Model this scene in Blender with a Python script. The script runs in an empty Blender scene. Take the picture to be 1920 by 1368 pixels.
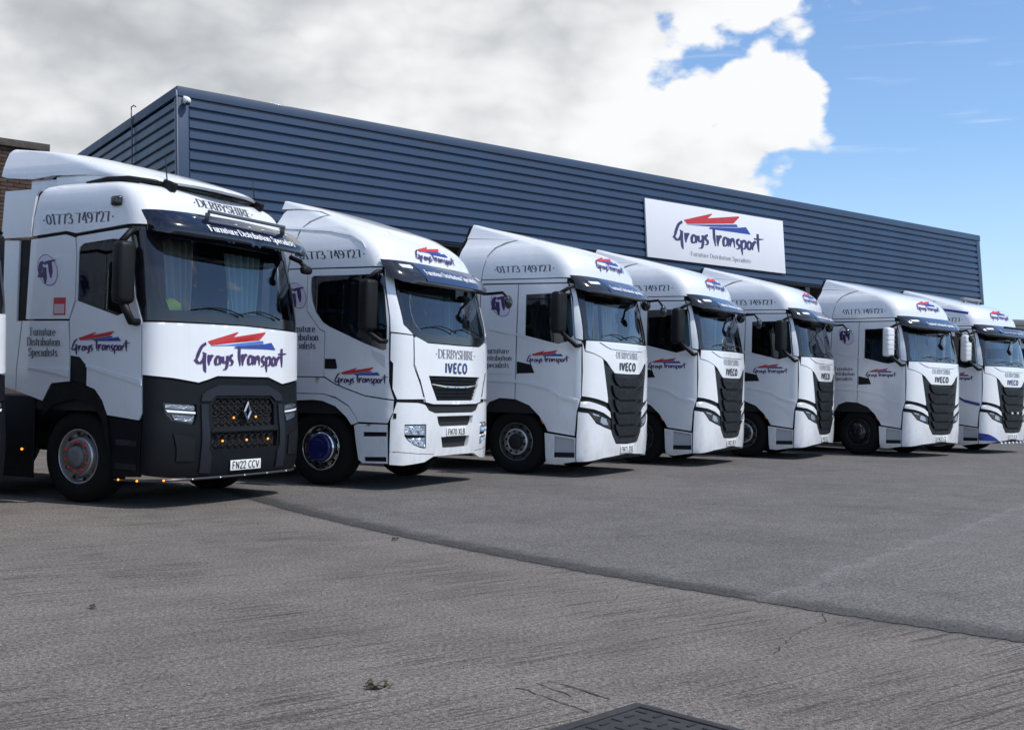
import bpy, bmesh, math, random
import numpy as np
from mathutils import Matrix, Vector
from mathutils.geometry import delaunay_2d_cdt
random.seed(7); rng = np.random.default_rng(7)
scene = bpy.context.scene
COL = scene.collection
R = math.radians

# ------------------------------------------------------------------ camera
CAMH, PITCH, ROLL, FPX = 1.4005, .016107, .02361, 2161.6
cam = bpy.data.cameras.new('camera'); cam.sensor_width = 36; cam.lens = FPX / 1920 * 36
cam.clip_start = .05; cam.clip_end = 3000
camo = bpy.data.objects.new('camera', cam); COL.objects.link(camo)
c_, s_ = math.cos(ROLL), math.sin(ROLL); cp, sp_ = math.cos(PITCH), math.sin(PITCH)
ax = Vector((c_, -sp_ * s_, cp * s_)); ay = Vector((-s_, -sp_ * c_, cp * c_)); az = Vector((0, -cp, -sp_))
camo.matrix_world = Matrix(((ax.x, ay.x, az.x, 0), (ax.y, ay.y, az.y, 0), (ax.z, ay.z, az.z, CAMH), (0, 0, 0, 1)))
scene.camera = camo
# ------------------------------------------------------------------ exposure
scene.render.engine = 'CYCLES'
scene.cycles.max_bounces = 6; scene.cycles.diffuse_bounces = 3; scene.cycles.glossy_bounces = 3; scene.cycles.transparent_max_bounces = 8; scene.cycles.caustics_reflective = False; scene.cycles.caustics_refractive = False
scene.view_settings.view_transform = 'Standard'; scene.view_settings.look = 'None'
scene.view_settings.gamma = 1; scene.view_settings.use_curve_mapping = False
scene.view_settings.exposure = .32
# ------------------------------------------------------------------ sun
SUN_DIR = Vector((.93, -.36, 0)).normalized(); SUN_EL = R(56)
sd = Vector((SUN_DIR.x * math.cos(SUN_EL), SUN_DIR.y * math.cos(SUN_EL), math.sin(SUN_EL)))
sun = bpy.data.lights.new('sun', 'SUN'); sun.energy = 3.1; sun.angle = R(.53); sun.color = (1, .955, .89)
suno = bpy.data.objects.new('sun', sun); COL.objects.link(suno)
suno.rotation_euler = (-sd).to_track_quat('-Z', 'Y').to_euler(); suno.location = (20, -20, 40)
# ------------------------------------------------------------------ node helper
class NT:
    def __init__(s, tree): s.t = tree; s.n = tree.nodes; s.l = tree.links
    def new(s, ty, **kw):
        n = s.n.new(ty)
        for k, v in kw.items(): setattr(n, k, v)
        return n
    def set(s, sock, v):
        if hasattr(v, 'is_linked') or isinstance(v, bpy.types.NodeSocket): s.l.new(v, sock)
        else: sock.default_value = v
    def m(s, op, a, b=None, c=None, clamp=False):
        n = s.new('ShaderNodeMath', operation=op, use_clamp=clamp); s.set(n.inputs[0], a)
        if b is not None: s.set(n.inputs[1], b)
        if c is not None: s.set(n.inputs[2], c)
        return n.outputs[0]
    def vm(s, op, a, b=None):
        n = s.new('ShaderNodeVectorMath', operation=op); s.set(n.inputs[0], a)
        if b is not None: s.set(n.inputs[1], b)
        return n.outputs['Value'] if op in ('DOT_PRODUCT', 'LENGTH') else n.outputs[0]
    def mix(s, f, a, b):
        n = s.new('ShaderNodeMix', data_type='RGBA'); s.set(n.inputs[0], f); s.set(n.inputs[6], a); s.set(n.inputs[7], b)
        return n.outputs[2]
    def noise(s, vec, scale, detail=4, rough=.55, dist=0):
        n = s.new('ShaderNodeTexNoise'); s.set(n.inputs['Vector'], vec); n.inputs['Scale'].default_value = scale
        n.inputs['Detail'].default_value = detail; n.inputs['Roughness'].default_value = rough; n.inputs['Distortion'].default_value = dist
        return n.outputs['Fac']
    def ramp(s, f, lo, hi, a=0., b=1.):
        n = s.new('ShaderNodeMapRange', interpolation_type='SMOOTHSTEP'); s.set(n.inputs[0], f)
        n.inputs[1].default_value = lo; n.inputs[2].default_value = hi; n.inputs[3].default_value = a; n.inputs[4].default_value = b
        return n.outputs[0]
# ------------------------------------------------------------------ sky with clouds
w = bpy.data.worlds.new('World'); scene.world = w; w.use_nodes = True
T = NT(w.node_tree); T.n.clear()
sky = T.new('ShaderNodeTexSky', sky_type='NISHITA'); sky.sun_disc = False
sky.sun_elevation = SUN_EL; sky.sun_rotation = math.atan2(SUN_DIR.x, SUN_DIR.y); sky.air_density = 1.0; sky.dust_density = .4; sky.ozone_density = 2.2
tc = T.new('ShaderNodeTexCoord'); D = T.vm('NORMALIZE', tc.outputs['Generated'])
def lobe(x, y, z, k, amp):
    v = Vector((x, y, z)).normalized()
    d = T.vm('DOT_PRODUCT', D, tuple(v))
    return T.m('MULTIPLY', T.m('EXPONENT', T.m('MULTIPLY', T.m('SUBTRACT', d, 1.), k)), amp)
def pix(px, py): return ((px - 960) / FPX, 1, (720 - py) / FPX)
st = T.vm('MULTIPLY', D, (1, 1, 1.6))
n1 = T.noise(st, 7.2, 6, .55); n2 = T.noise(T.vm('ADD', T.vm('MULTIPLY', D, (1, 1, 2.6)), (3.1, 1.7, .4)), 3.4, 4, .52)
wv = T.new('ShaderNodeTexNoise'); T.set(wv.inputs['Vector'], st); wv.inputs['Scale'].default_value = 14; wv.inputs['Detail'].default_value = 3
def billow(scale, rnd=1.):
    v = T.new('ShaderNodeTexVoronoi', feature='F1'); T.set(v.inputs['Vector'], T.vm('ADD', st, T.vm('MULTIPLY', wv.outputs['Color'], (.05, .05, .05)))); v.inputs['Scale'].default_value = scale; v.inputs['Randomness'].default_value = rnd
    return v.outputs['Distance']
bl = T.m('ADD', T.m('MULTIPLY', billow(17), .65), T.m('MULTIPLY', billow(41), .35))
bias = [(*pix(200, 60), 10, .53), (*pix(880, 80), 45, .22), (*pix(1180, -120), 90, .34), (*pix(1440, -10), 2600, .26), (*pix(1170, 230), 500, .24), (*pix(1440, 190), 1000, .42), (*pix(1275, 325), 3000, .40), (*pix(1300, 240), 900, .26), (*pix(1900, 330), 14, -.36), (*pix(1250, 95), 2600, -.32), (*pix(1340, 92), 3500, -.34), (*pix(1430, 66), 6000, -.30), (*pix(1530, 62), 2600, -.2),
        (-1, -.2, .35, 3, .12), (.3, -1, .5, 3, .04), (*pix(1910, 510), 2500, .26)]
acc = T.m('ADD', T.m('ADD', T.m('MULTIPLY', T.m('SUBTRACT', n1, .5), 1.6), .5), T.m('MULTIPLY', T.m('SUBTRACT', .42, bl), .55))
for b in bias: acc = T.m('ADD', acc, lobe(*b))
cover = T.ramp(acc, .555, .70)
shade = T.m('ADD', T.m('MULTIPLY', T.m('SUBTRACT', n2, .5), 1.25), T.m('MULTIPLY', T.m('SUBTRACT', n1, .5), .6)); shade = T.m('ADD', shade, T.m('MULTIPLY', T.m('SUBTRACT', bl, .42), .28))
for b in [(*pix(200, -60), 14, .16), (*pix(900, 0), 60, .10), (*pix(1380, 150), 160, -.30), (*pix(1230, 285), 1200, .22), (*pix(1420, 270), 2500, .16), (*pix(120, 290), 200, -.14), (*pix(960, 170), 400, -.06)]: shade = T.m('ADD', shade, lobe(*b))
thick = T.ramp(shade, -.16, .52, 0, 1)
ci = T.noise(T.vm('MULTIPLY', D, (2.2, 2.2, 26)), 3.0, 3, .6)
cirr = T.m('MULTIPLY', T.ramp(ci, .58, .82), .3)
hz = T.vm('DOT_PRODUCT', D, (0, 0, 1))
cloudcol = T.mix(thick, (6.2, 6.26, 6.36, 1), (2.95, 3.1, 3.28, 1))
skyc = T.mix(cirr, T.vm('MULTIPLY', sky.outputs[0], (.90, 1.02, 1.14)), (6, 6.3, 6.8, 1))
skyc = T.mix(T.ramp(hz, -.02, .22, .5, 0), skyc, (4.3, 5.4, 7.0, 1))
final = T.mix(cover, skyc, cloudcol)
bg = T.new('ShaderNodeBackground'); T.set(bg.inputs[0], final); bg.inputs[1].default_value = .125
wo = T.new('ShaderNodeOutputWorld'); T.l.new(bg.outputs[0], wo.inputs[0])

# ------------------------------------------------------------------ materials
MATS = {}
def mat(name, col, rough=.5, metal=0., coat=0., emit=None, es=0., noise=None, bump=None, spec=.5):
    if name in MATS: return MATS[name]
    m = bpy.data.materials.new(name); m.use_nodes = True; t = NT(m.node_tree); p = t.n['Principled BSDF']
    p.inputs['Base Color'].default_value = (*col, 1); p.inputs['Roughness'].default_value = rough; p.inputs['Metallic'].default_value = metal
    p.inputs['Coat Weight'].default_value = coat; p.inputs['Coat Roughness'].default_value = .04; p.inputs['Specular IOR Level'].default_value = spec
    if emit: p.inputs['Emission Color'].default_value = (*emit, 1); p.inputs['Emission Strength'].default_value = es
    if noise:
        sc, amt = noise
        co = t.new('ShaderNodeTexCoord').outputs['Object']
        f = t.ramp(t.noise(co, sc, 6, .6), .3, .75)
        d = tuple(x * (1 - amt) for x in col)
        t.set(p.inputs['Base Color'], t.mix(f, (*d, 1), (*col, 1)))
        t.set(p.inputs['Roughness'], t.m('ADD', t.m('MULTIPLY', f, -.12), rough + .08))
    if bump:
        sc, h = bump
        co = t.new('ShaderNodeTexCoord').outputs['Object']
        b = t.new('ShaderNodeBump'); b.inputs['Strength'].default_value = 1; b.inputs['Distance'].default_value = h
        t.set(b.inputs['Height'], t.noise(co, sc, 4, .6)); t.l.new(b.outputs[0], p.inputs['Normal'])
    MATS[name] = m; return m
WHITE = mat('white_paint', (.775, .79, .81), .28, coat=.8, noise=(1.1, .07))
def road_film(m):
    t = NT(m.node_tree); p = t.n['Principled BSDF']; src = p.inputs['Base Color'].links[0].from_socket
    co = t.new('ShaderNodeTexCoord').outputs['Object']; sx = t.new('ShaderNodeSeparateXYZ'); t.l.new(co, sx.inputs[0])
    g = t.ramp(sx.outputs[2], .25, 1.3, 1, 0); f = t.m('MULTIPLY', g, t.ramp(t.noise(t.vm('MULTIPLY', co, (1, 1, .45)), 5, 5, .65), .35, .75))
    up = t.ramp(t.noise(t.vm('MULTIPLY', co, (9, 9, .8)), 1, 4, .6), .5, .8)
    c = t.mix(t.m('MULTIPLY', f, .42), src, (.36, .33, .29, 1)); t.set(p.inputs['Base Color'], t.mix(t.m('MULTIPLY', up, .10), c, (.45, .44, .42, 1)))
road_film(WHITE)
BLACK = mat('black_plastic', (.0075, .008, .009), .5, noise=(9, .3), spec=.25)
GLOSSB = mat('gloss_black', (.012, .012, .014), .12, coat=.5)
DARK = mat('dark_recess', (.008, .008, .009), .8)
CHAS = mat('chassis_black', (.008, .008, .0085), .7, noise=(6, .4), spec=.2)
DGREY = mat('charcoal_plastic', (.005, .0058, .0082), .5, noise=(7, .25), spec=.2)
NAVY = mat('navy_visor', (.012, .026, .075), .2, coat=.6); NAVYD = mat('dark_navy_visor', (.004, .006, .018), .14, coat=.5)
PURP = mat('purple_vinyl', (.055, .025, .11), .35)
INK = mat('grey_lettering', (.06, .065, .085), .4)
INKD = mat('dark_lettering', (.02, .022, .04), .4)
BLUEL = mat('blue_lettering', (.02, .03, .16), .3)
RED = mat('red_vinyl', (.52, .028, .03), .35)
BLUEV = mat('blue_vinyl', (.025, .055, .30), .35)
BLUEM = mat('mid_blue_vinyl', (.05, .16, .50), .35)
STRIPE = mat('blue_stripe', (.012, .03, .22), .28)
LILAC = mat('pale_lilac_vinyl', (.66, .62, .74), .4)
WTEXT = mat('white_lettering', (.8, .8, .82), .4)
TYRE = mat('tyre_rubber', (.008, .008, .008), .8, bump=(40, .003), spec=.2)
STEEL = mat('wheel_alloy', (.55, .56, .57), .34, metal=.85)
CHROME = mat('chrome', (.75, .76, .78), .1, metal=1)
RIMD = mat('rim_dark_paint', (.05, .052, .055), .5, metal=.4)  # dark paint over the whole rim of the dark wheels
REDNUT = mat('red_nut_cap', (.6, .055, .035), .45)
BLUECAP = mat('blue_hub_cap', (.012, .014, .11), .25, coat=.4)
AMBER = mat('amber_lamp', (.9, .25, .02), .3, emit=(1, .3, .03), es=1.6)
AMBERD = mat('amber_reflector', (.55, .16, .03), .25)
LAMPC = mat('lamp_reflector', (.75, .77, .80), .16, metal=.9, bump=(34, .02))
LAMPW = mat('lamp_white', (.85, .87, .9), .15, coat=.6)
PLATEM = mat('number_plate_white', (.78, .78, .75), .4)
TRIM = mat('cab_interior_grey', (.10, .105, .115), .7)
SEATM = mat('seat_cloth', (.035, .037, .042), .9)
def glassmat(name, tint):
    m = bpy.data.materials.new(name); m.use_nodes = True; t = NT(m.node_tree); t.n.clear()
    tr = t.new('ShaderNodeBsdfTransparent'); tr.inputs[0].default_value = (*tint, 1)
    gl = t.new('ShaderNodeBsdfGlossy'); gl.inputs['Roughness'].default_value = .015; gl.inputs[0].default_value = (.95, .97, 1, 1)
    fr = t.new('ShaderNodeFresnel'); fr.inputs[0].default_value = 1.55
    mx = t.new('ShaderNodeMixShader'); t.l.new(t.m('ADD', t.m('MULTIPLY', fr.outputs[0], 1.1), .03), mx.inputs[0]); t.l.new(tr.outputs[0], mx.inputs[1]); t.l.new(gl.outputs[0], mx.inputs[2])
    o = t.new('ShaderNodeOutputMaterial'); t.l.new(mx.outputs[0], o.inputs[0]); MATS[name] = m; return m
GLASS = glassmat('windscreen_glass', (.86, .92, .93)); SGLASS = glassmat('side_glass', (.28, .31, .32)); LENS = glassmat('lamp_lens', (.9, .92, .93))

# ------------------------------------------------------------------ object helpers
MC = {}
def mesh_of(key, fn, material):
    """mesh cached by key, so that alike trucks share data"""
    k = (key, material.name)
    if k in MC: return MC[k]
    vs, fs, smooth = fn()
    me = bpy.data.meshes.new(key if isinstance(key, str) else str(key[-1])); me.from_pydata([tuple(map(float, v)) for v in vs], [], [tuple(map(int, f)) for f in fs])
    if smooth is not None:
        me.polygons.foreach_set('use_smooth', np.broadcast_to(np.asarray(smooth, bool), (len(fs),)))
    me.materials.append(material); me.update(); MC[k] = me; return me
def add(name, me, parent=None, loc=None, rot=None, **props):
    o = bpy.data.objects.new(name, me); COL.objects.link(o)
    if parent is not None: o.parent = parent
    if loc is not None: o.location = loc
    if rot is not None: o.rotation_euler = rot
    for k, v in props.items(): o[k] = v
    return o
def empty(name, loc, rz, label, cat, group=None):
    o = bpy.data.objects.new(name, None); COL.objects.link(o); o.location = loc; o.rotation_euler = (0, 0, rz); o.empty_display_size = .2
    o['label'] = label; o['category'] = cat
    if group: o['group'] = group
    return o
def join(*parts):
    vs, fs, sm = [], [], []
    for v, f, s in parts:
        n = len(vs); vs += [tuple(x) for x in v]; fs += [tuple(i + n for i in g) for g in f]
        sm += list(np.broadcast_to(np.asarray(s, bool), (len(f),)))
    return vs, fs, sm
def box(x0, x1, y0, y1, z0, z1, bev=0., M=None):
    bm = bmesh.new(); bmesh.ops.create_cube(bm, size=1)
    for v in bm.verts: v.co = Vector(((x0 + x1) / 2 + v.co.x * (x1 - x0), (y0 + y1) / 2 + v.co.y * (y1 - y0), (z0 + z1) / 2 + v.co.z * (z1 - z0)))
    if bev: bmesh.ops.bevel(bm, geom=list(bm.edges), offset=bev, segments=3, profile=.5, affect='EDGES')
    if M: bmesh.ops.transform(bm, matrix=M, verts=bm.verts)
    bm.verts.index_update(); r = ([tuple(v.co) for v in bm.verts], [tuple(v.index for v in f.verts) for f in bm.faces], bool(bev)); bm.free(); return r
def lathe(prof, n=48, axis='x', close=False):
    """prof: (r, a) pairs; axis is the turning axis"""
    vs, fs = [], []; m = len(prof)
    for i in range(n):
        t = 2 * math.pi * i / n; c, s = math.cos(t), math.sin(t)
        for r, a in prof:
            vs.append((a, r * c, r * s) if axis == 'x' else (r * c, a, r * s) if axis == 'y' else (r * c, r * s, a))
    for i in range(n):
        j = (i + 1) % n
        for k in range(m if close else m - 1):
            l = (k + 1) % m; fs.append((i * m + k, i * m + l, j * m + l, j * m + k))
    return vs, fs, True
def tube(pts, r, n=8):
    pts = [Vector(p) for p in pts]; vs, fs = [], []
    rr = r if isinstance(r, (list, tuple)) else [r] * len(pts)
    for i, p in enumerate(pts):
        d = (pts[min(i + 1, len(pts) - 1)] - pts[max(i - 1, 0)]).normalized()
        a = d.cross(Vector((0, 0, 1)));  a = a.normalized() if a.length > 1e-3 else Vector((1, 0, 0)); b = d.cross(a)
        for k in range(n):
            t = 2 * math.pi * k / n; vs.append(tuple(p + (a * math.cos(t) + b * math.sin(t)) * rr[i]))
    for i in range(len(pts) - 1):
        for k in range(n): l = (k + 1) % n; fs.append((i * n + k, i * n + l, i * n + n + l, i * n + n + k))
    fs.append(tuple(range(n))[::-1]); fs.append(tuple((len(pts) - 1) * n + k for k in range(n)))
    return vs, fs, True
def moved(p, M): return [tuple(M @ Vector(v)) for v in p[0]], p[1], p[2]
def prism(poly, a0, a1, axis='x'):
    """extrude a polygon given in the two other axes"""
    n = len(poly)
    f = {'x': lambda u, v, a: (a, u, v), 'y': lambda u, v, a: (u, a, v), 'z': lambda u, v, a: (u, v, a)}[axis]
    vs = [f(u, v, a0) for u, v in poly] + [f(u, v, a1) for u, v in poly]
    fs = [tuple(range(n))[::-1], tuple(range(n, 2 * n))] + [(i, (i + 1) % n, n + (i + 1) % n, n + i) for i in range(n)]
    bm = bmesh.new(); bv = [bm.verts.new(v) for v in vs]
    for g in fs: bm.faces.new([bv[i] for i in g])
    bmesh.ops.recalc_face_normals(bm, faces=bm.faces); bm.verts.index_update()
    r = ([tuple(v.co) for v in bm.verts], [tuple(v.index for v in g.verts) for g in bm.faces], False); bm.free(); return r

# ------------------------------------------------------------------ curved cab skin
class Shell:
    """body skin: at each height a plan curve with a rounded front; rows (z, y_front, y_corner, half width, roundness)"""
    def __init__(s, rows):
        A = np.array([r if len(r) == 5 else (*r, 3.) for r in rows], float); s.z = A[:, 0]; s.P = A[:, 1:]; s.c = {}
        h = np.diff(s.z)[:, None]; d = np.diff(s.P, axis=0) / h; m = np.zeros_like(s.P)
        m[0], m[-1] = d[0], d[-1]
        for i in range(1, len(s.z) - 1):
            a, b = d[i - 1], d[i]; m[i] = np.where(a * b > 0, 2 * a * b / np.where(a + b == 0, 1, a + b), 0)
        s.m = m
    def par(s, z):
        z = min(max(z, s.z[0]), s.z[-1]); i = int(np.clip(np.searchsorted(s.z, z) - 1, 0, len(s.z) - 2))
        h = s.z[i + 1] - s.z[i]; t = (z - s.z[i]) / h
        return ((2 * t**3 - 3 * t**2 + 1) * s.P[i] + (t**3 - 2 * t**2 + t) * h * s.m[i] + (-2 * t**3 + 3 * t**2) * s.P[i + 1] + (t**3 - t**2) * h * s.m[i + 1])
    def curve(s, z):
        k = round(float(z), 4)
        if k in s.c: return s.c[k]
        yf, yc, wd, n = s.par(k); ph = np.linspace(math.pi / 2, 0, 70); co, si = np.abs(np.cos(ph)), np.abs(np.sin(ph))
        r = (co**n + si**n)**(-1 / n); x = wd * r * co; y = yc - (yc - yf) * r * si
        L = np.concatenate([[0], np.cumsum(np.hypot(np.diff(x), np.diff(y)))]); s.c[k] = (x, y, L, yc, wd); return s.c[k]
    def S(s, q, z):
        x, y, L, yc, wd = s.curve(z); a = abs(q); sg = -1 if q < 0 else 1
        if a <= L[-1]: return np.array([sg * np.interp(a, L, x), np.interp(a, L, y), z])
        return np.array([sg * wd, yc + a - L[-1], z])
    def N(s, q, z):
        e = .004; z0, z1 = max(z - e, s.z[0]), min(z + e, s.z[-1])
        # keep the same place along the side while z changes
        def at(zz):
            if abs(q) <= s.curve(z)[2][-1]: return s.S(q * s.curve(zz)[2][-1] / s.curve(z)[2][-1], zz)
            return s.S(math.copysign(s.qs(s.S(q, z)[1], zz), q), zz)
        n = np.cross(s.S(q + e, z) - s.S(q - e, z), at(z1) - at(z0)); return n / (np.linalg.norm(n) + 1e-12)
    def qs(s, y, z):
        x, yy, L, yc, wd = s.curve(z)
        return L[-1] + (y - yc) if y >= yc else float(np.interp(y, yy, L))
    def qf(s, x, z):
        xx, y, L, yc, wd = s.curve(z); return math.copysign(float(np.interp(abs(x), xx, L)), x)
    def path(s, pts, step=.05, closed=True):
        """pts: ('s', y, z) on the left side, ('f', x, z) on the front -> dense (q, z)"""
        out = []; n = len(pts)
        def cv(p): return (-s.qs(p[1], p[2]) if p[0] == 's' else s.qf(p[1], p[2]), p[2])
        for i in range(n if closed else n - 1):
            a, b = pts[i], pts[(i + 1) % n]; A, B = cv(a), cv(b); k = max(1, int(math.hypot(A[0] - B[0], A[1] - B[1]) / step))
            for j in range(k):
                t = j / k
                if a[0] == b[0]: out.append(cv((a[0], a[1] + (b[1] - a[1]) * t, a[2] + (b[2] - a[2]) * t)))
                else: out.append((A[0] + (B[0] - A[0]) * t, A[1] + (B[1] - A[1]) * t))
        return out
def sd_(pts): return [('s', y, z) for y, z in pts]
def fr_(pts): return [('f', x, z) for x, z in pts]
def symm(sh, half):
    """half outline from centre bottom/top round the left side back to the centre; mirrored to a closed outline"""
    L = sh.path(half, closed=False)
    p = half[-1]; L = L + [(sh.qf(p[1], p[2]) if p[0] == 'f' else -sh.qs(p[1], p[2]), p[2])]
    Rr = [(-q, z) for q, z in L[::-1]]
    o = []
    for v in L + Rr:
        if not o or abs(v[0] - o[-1][0]) + abs(v[1] - o[-1][1]) > 1e-5: o.append(v)
    if abs(o[0][0] - o[-1][0]) + abs(o[0][1] - o[-1][1]) < 1e-5: o.pop()
    return o
def inside(P, poly):
    x, y = P[:, 0], P[:, 1]; poly = np.asarray(poly); r = np.zeros(len(P), bool); j = len(poly) - 1
    for i in range(len(poly)):
        xi, yi = poly[i]; xj, yj = poly[j]
        if yi != yj: r ^= ((yi > y) != (yj > y)) & (x < (xj - xi) * (y - yi) / (yj - yi) + xi)
        j = i
    return r
def dist(P, poly):
    poly = np.asarray(poly); d = np.full(len(P), 9.)
    for i in range(len(poly)):
        a, b = poly[i - 1], poly[i]; ab = b - a; t = np.clip(((P - a) @ ab) / (ab @ ab + 1e-12), 0, 1)
        d = np.minimum(d, np.linalg.norm(P - a - t[:, None] * ab, axis=1))
    return d
def inset(poly, g):
    P = np.asarray(poly, float); A = .5 * np.sum(P[:, 0] * np.roll(P[:, 1], -1) - np.roll(P[:, 0], -1) * P[:, 1])
    sg = 1 if A > 0 else -1
    e = np.roll(P, -1, 0) - P; e /= np.linalg.norm(e, axis=1)[:, None] + 1e-12; n = np.stack([-e[:, 1], e[:, 0]], 1) * sg
    m = n + np.roll(n, 1, 0); l = np.linalg.norm(m, axis=1); m = m / np.maximum(l, .5)[:, None]**1; k = 1 / np.maximum(np.sum(m * n, 1), .5)
    return P + m * (g * np.minimum(k, 1.5))[:, None]
def cdt(polys, grid, zl=None):
    """triangulate the area inside polys[0] minus the rest, with a grid of inner points"""
    V = [tuple(p) for pl in polys for p in pl]; E = []; b = 0
    for pl in polys: E += [(b + i, b + (i + 1) % len(pl)) for i in range(len(pl))]; b += len(pl)
    P0 = np.asarray(polys[0]); qs = np.arange(P0[:, 0].min() + grid / 2, P0[:, 0].max(), grid)
    zs = np.arange(P0[:, 1].min() + grid / 2, P0[:, 1].max(), grid) if zl is None else np.array([z for z in zl if P0[:, 1].min() < z < P0[:, 1].max()])
    if len(qs) and len(zs):
        G = np.stack(np.meshgrid(qs, zs), -1).reshape(-1, 2); ok = inside(G, polys[0]) & (dist(G, polys[0]) > grid * .3)
        for h in polys[1:]: ok &= ~inside(G, h) & (dist(G, h) > grid * .3)
        V += [tuple(p) for p in G[ok]]
    r = delaunay_2d_cdt([Vector(v) for v in V], E, [], 0, 1e-6); v = np.array([tuple(p) for p in r[0]]); f = np.array([t for t in r[2] if len(t) == 3])
    c = v[f].mean(1); ok = inside(c, polys[0])
    for h in polys[1:]: ok &= ~inside(c, h)
    return v, f[ok]
def skin(sh, polys, off=0., depth=.02, gap=.0025, grid=.07, zl=None, back=False):
    polys = [inset(polys[0], gap) if gap else np.asarray(polys[0])] + [inset(h, -gap) if gap else np.asarray(h) for h in polys[1:]]
    v, f = cdt(polys, grid, zl)
    X = np.array([sh.S(q, z) for q, z in v]); Nn = np.array([sh.N(q, z) for q, z in v])
    out = X + Nn * off; n = len(v)
    ori = np.cross(out[f[:, 1]] - out[f[:, 0]], out[f[:, 2]] - out[f[:, 0]]); flip = np.sum(ori * Nn[f[:, 0]], 1) < 0; f[flip] = f[flip][:, ::-1]
    vs = list(out); fs = [tuple(t) for t in f]; sm = [True] * len(fs)
    if depth:
        cnt = {}
        for t in fs:
            for i in range(3): cnt[(t[i], t[(i + 1) % 3])] = 1
        be = [e for e in cnt if (e[1], e[0]) not in cnt]; idx = {}
        for e in be:
            for i in e:
                if i not in idx: idx[i] = len(vs); vs.append(out[i]); vs.append(out[i] - Nn[i] * depth)
        for a, b in be: fs.append((idx[a] + 1, idx[b] + 1, idx[b], idx[a])); sm.append(False)
        if back:
            k = len(vs); vs += list(out - Nn * depth); fs += [tuple(i + k for i in t[::-1]) for t in f]; sm += [True] * len(f)
    return vs, fs, sm
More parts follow.
